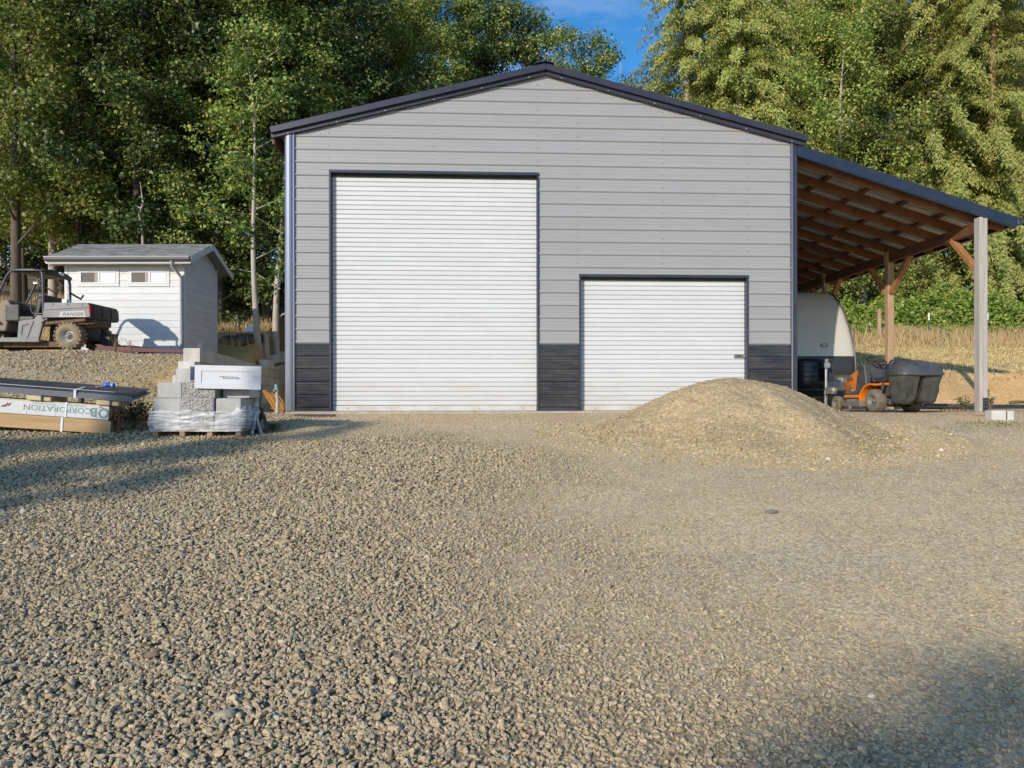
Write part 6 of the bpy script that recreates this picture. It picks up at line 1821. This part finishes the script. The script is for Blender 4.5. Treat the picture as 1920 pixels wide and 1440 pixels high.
# bare pale trunks under the crowns
for px, py0, py1, Y, r, lab in ((1617, 535, 585, 31.0, .16, 'pale bare lower trunk seen under the carport roof behind the trailer'),):
    x = X_at(px, Y); g = gz1(x, Y)
    o = MB().tube([(0, 0, -.2), (.05, 0, 2.5), (0, 0, 6.0)], [r*1.2, r, r*.8], 10).build('bare_trunk', M_BARKP); o.location = (x, Y, g); tag(o, lab, 'tree trunk')
x = X_at(262, 23.0); g = gz1(x, 23.0); z0_ = EYE + (HZ - 440)/F*23.0 - g; z1_ = EYE + (HZ - 340)/F*23.0 - g
mb = MB(); mb.tube([(.05, .1, -.1), (.12, .05, z0_*.5), (.1, 0, z0_), (.0, 0, z0_ + (z1_-z0_)*.4), (.12, 0, z0_ + (z1_-z0_)*.6), (.02, 0, z1_)], [.05, .05, .045, .04, .032, .012], 6)
mb.tube([(.06, 0, z0_ + (z1_-z0_)*.5), (-.10, 0, z0_ + (z1_-z0_)*.55)], [.03, .01], 5)
o = mb.build('dead_sapling', M_BARKP); o.location = (x, 23.0, g); tag(o, 'crooked bare pale sapling standing behind the shed roof against dark leaves', 'dead tree')
# young firs behind the camera on the left: only their shadows reach the picture
for (tx, ty, dist, s, key) in ((-2.2, 11.1, 21.0, 1.0, 'n'), (-3.55, 9.4, 22.0, 1.0, 'n'), (-3.2, 7.55, 19.0, .95, 'n'), (-5.0, 10.1, 20.0, 1.0, 'n'), (-6.3, 8.9, 20.5, 1.05, 'n'), (-4.4, 10.9, 23.0, 1.0, 'n'), (1.8, 2.72, 27.0, 1.0, 'b')):
    bx_, by_ = tx + SX/math.cos(SUN_EL)*dist, ty + SY/math.cos(SUN_EL)*dist
    ztop = gz1(tx, ty) + dist*math.tan(SUN_EL)
    g = gz1(bx_, by_)
    t = plant(key, bx_, by_, 'young dark fir standing behind the viewer to the left' if key == 'n' else 'tall leafy tree standing behind the viewer', 'trees behind the viewer', (ztop - g + .05)/protos[key][2])

# ------------------------------------------------------------------ undergrowth
def stuff_leaves(name, n, xf, size, mat, up=.5, hang=0):
    Pn = xf(n); n = len(Pn)
    Nn = RNG.normal(0, .5, (n, 3)) + np.array([0, -.25, up]) + np.array([SX, SY, SZ])*.6; Nn /= np.linalg.norm(Nn, axis=1, keepdims=True)
    T = np.cross(Nn, rdir(n))
    s = size*RNG.uniform(.55, 1.35, n)
    o = leaf_obj(name, Pn, T, Nn, s, s*RNG.uniform(.6, .9, n), mat)
    o['kind'] = 'stuff'
    return o
def bram(n):
    x = RNG.uniform(9, 30, n); y = 27.0 + 5.6*RNG.random(n)**.9
    hmax = (1.55 + 1.5*fbm(x*.5, y*.5, 4, 81))*sstep(y + .5*fbm(x*.9, y, 2, 82), 27.0, 28.9)
    z = gz(x, y) + hmax*(1 - RNG.random(n)**1.6*.75)
    return np.stack([x, y, z], 1)
stuff_leaves('bramble_thicket_foliage', 62000, bram, .125, LEAF_BRAM)
def und(n):
    x = RNG.uniform(-22, -5, n); y = RNG.uniform(24.5, 31, n)
    k = (fbm(x*.6, y*.6, 3, 83) > -.05) & (x/y > -.60)
    x, y = x[k], y[k]
    z = gz(x, y) + RNG.random(len(x))**1.5*1.0*(.6 + .4*fbm(x, y, 2, 84))
    return np.stack([x, y, z], 1)
stuff_leaves('woodland_undergrowth', 30000, und, .12, LEAF_DARK)

# dry grass blades
GRASS = leafmat('dry_grass', [(0, (.46, .33, .14)), (.5, (.64, .49, .24)), (.9, (.76, .61, .34)), (1, (.42, .40, .14))], .35, .8)
def blades(name, x, y, h, mat, w=.012, lean=.35):
    n = len(x); z = gz(x, y) - .02
    Pn = np.stack([x, y, z], 1)
    T = np.stack([RNG.normal(0, lean, n), RNG.normal(0, lean, n), np.ones(n)], 1)
    Nn = np.stack([RNG.normal(0, .4, n), -np.ones(n), RNG.normal(0, .3, n)], 1)
    o = leaf_obj(name, Pn, T, Nn, h, w*RNG.uniform(.7, 1.5, n)*(1 + h), mat)
    o['kind'] = 'stuff'; return o
n = 30000
x = RNG.uniform(8.5, 27, n); y = RNG.uniform(25.6, 28.6, n)
k = RNG.random(n) < .15 + .85*sstep(fbm(x*.8, y*.8, 3, 91), -.3, .35); x, y = x[k], y[k]
blades('tall_dry_grass', x, y, (.25 + .42*sstep(y, 25.8, 27.4))*RNG.uniform(.6, 1.25, len(x)), GRASS, .016, .22)
n = 46000
x = RNG.uniform(7.2, 21, n); y = 18.2 + 8.2*RNG.random(n)**1.1
k = RNG.random(n) < .25 + .75*sstep(fbm(x*.7, y*.9, 3, 92), -.3, .4); x, y = x[k], y[k]
blades('mown_dry_grass', x, y, .09*RNG.uniform(.5, 1.7, len(x)), GRASS, .022, .9)
n = 52000
x = RNG.uniform(-25, -4.5, n); y = RNG.uniform(20.6, 33, n)
k = (RNG.random(n) < .15 + .85*sstep(fbm(x*.6, y*.6, 3, 93), -.25, .35)) & (x < wall_x(np.minimum(y, 27)) - .3) & ~((x/y > -.425) & (y < 24.2) & (RNG.random(n) < .8))
x, y = x[k], y[k]
blades('hill_dry_grass', x, y, .30*RNG.uniform(.4, 1.5, len(x)), GRASS, .016, .35)
# thin tufts on the terrace edge and yard
WEED = leafmat('green_weeds', [(0, (.05, .10, .02)), (.6, (.10, .17, .035)), (1, (.20, .21, .07))], .3)
xs, ys, hs = [], [], []
for px, py, r, m, h in ((1880, 797, .35, 900, .035), (1800, 806, .3, 300, .03), (1160, 917, .25, 260, .02), (1500, 826, .15, 120, .03), (1240, 830, .1, 60, .02), (1045, 640 + 300, .2, 90, .02), (1530, 1033, .05, 40, .02), (1812, 1130, .06, 60, .02)):
    p = hit(px, py)
    xs.append(RNG.normal(p.x, r, m)); ys.append(RNG.normal(p.y, r*.6, m)); hs.append(h*RNG.uniform(.5, 1.6, m))
blades('low_green_weeds', np.concatenate(xs), np.concatenate(ys), np.concatenate(hs), WEED, .012, .8)
def weed(name, px, py, h, r, n, mat, label, cat='weed', stems=7, stemmat=None, Y=None):
    p = hit(px, py) if Y is None else Vector((X_at(px, Y), Y, gz1(X_at(px, Y), Y)))
    t = empty(name, label, cat, p)
    mb = MB(); tips = []
    for k in range(stems):
        a_ = random.uniform(0, 6.28); l = random.uniform(.4, 1)*r
        tip = Vector((math.cos(a_)*l, math.sin(a_)*l*.7, h*random.uniform(.55, 1.0)))
        mid = tip*.5 + Vector((0, 0, h*.12)); mb.tube([(0, 0, -.02), mid, tip], [.006, .005, .002], 4, caps=False); tips += [mid, tip, tip*.75 + Vector((0, 0, .02))]
    mb.build('stem', stemmat or MATS['dead_stem'], t)
    if n:
        c = np.array([tuple(v) for v in tips]); idx = RNG.integers(0, len(c), n)
        Pn = c[idx] + RNG.normal(0, r*.16, (n, 3)); Pn[:, 2] = np.maximum(Pn[:, 2], .0)
        Nn = RNG.normal(0, .6, (n, 3)) + np.array([0, -.2, .5]); s = RNG.uniform(.012, .035, n)*(1 + h)
        leaf_obj('leaves', Pn, np.cross(Nn, rdir(n)), Nn, s, s*.7, mat, t)
pm('dead_stem', (.23, .15, .10), .9, var=.3)
DEADL = leafmat('dead_leaves', [(0, (.10, .06, .035)), (.6, (.20, .13, .07)), (1, (.16, .17, .05))], .2)
weed('dead_shrub', 222, 812, .36, .22, 500, DEADL, 'dry brown weed bush against the right end of the timber pack', 'dead bush', 14)
weed('dead_shrub', 252, 806, .42, .26, 700, leafmat('olive_leaves', [(0, (.05, .07, .02)), (.6, (.12, .14, .04)), (1, (.22, .16, .07))], .2), 'olive and brown weed bush between timber pack and concrete blocks', 'dead bush', 14)
weed('dead_shrub', 276, 808, .30, .15, 200, DEADL, 'thin dry weed at the left corner of the block pallet', 'dead bush', 9)
weed('dry_weed', 216, 662, .42, .16, 30, DEADL, 'thin dry weed stalks sticking up in front of the black pipe', 'weed', 9, Y=15.9)
weed('dry_weed', 246, 660, .36, .16, 30, DEADL, 'thin dry weed stalks standing before the shadow on the shed', 'weed', 8, Y=15.9)
weed('green_weed', 513, 808, .10, .14, 320, WEED, 'bright green weed on the dark gravel left of the shop corner', 'weed', 8)
weed('green_weed', 1857, 770, .30, .12, 160, WEED, 'leafy weed growing at the right foot of the grey carport post', 'weed', 6, Y=15.0)
weed('green_weed', 1808, 772, .28, .14, 200, WEED, 'leafy weed growing at the left foot of the grey carport post', 'weed', 6, Y=13.8)
weed('green_weed', 1848, 738, .25, .10, 120, WEED, 'small weed on the orange bank right of the grey carport post', 'weed', 5, Y=17.6)
p = hit(276, 765, 2, 14)
o = MB().prism([(-.12, 0), (.13, .01), (.11, .09), (-.06, .11)], 'y', 0, .18).build('blue_plastic_tub', M_JACK, bevel=.015); o.location = (pp.x + bx(274), pp.y + .35, gz1(pp.x + bx(274), pp.y + .35) + .30)
o2 = MB().box(-.1, .1, .02, .16, -.30, -.002).build('base', M_BLACK, o)
tag(o, 'faded blue plastic tub end showing between the metal sheets and the block stack', 'plastic tub')
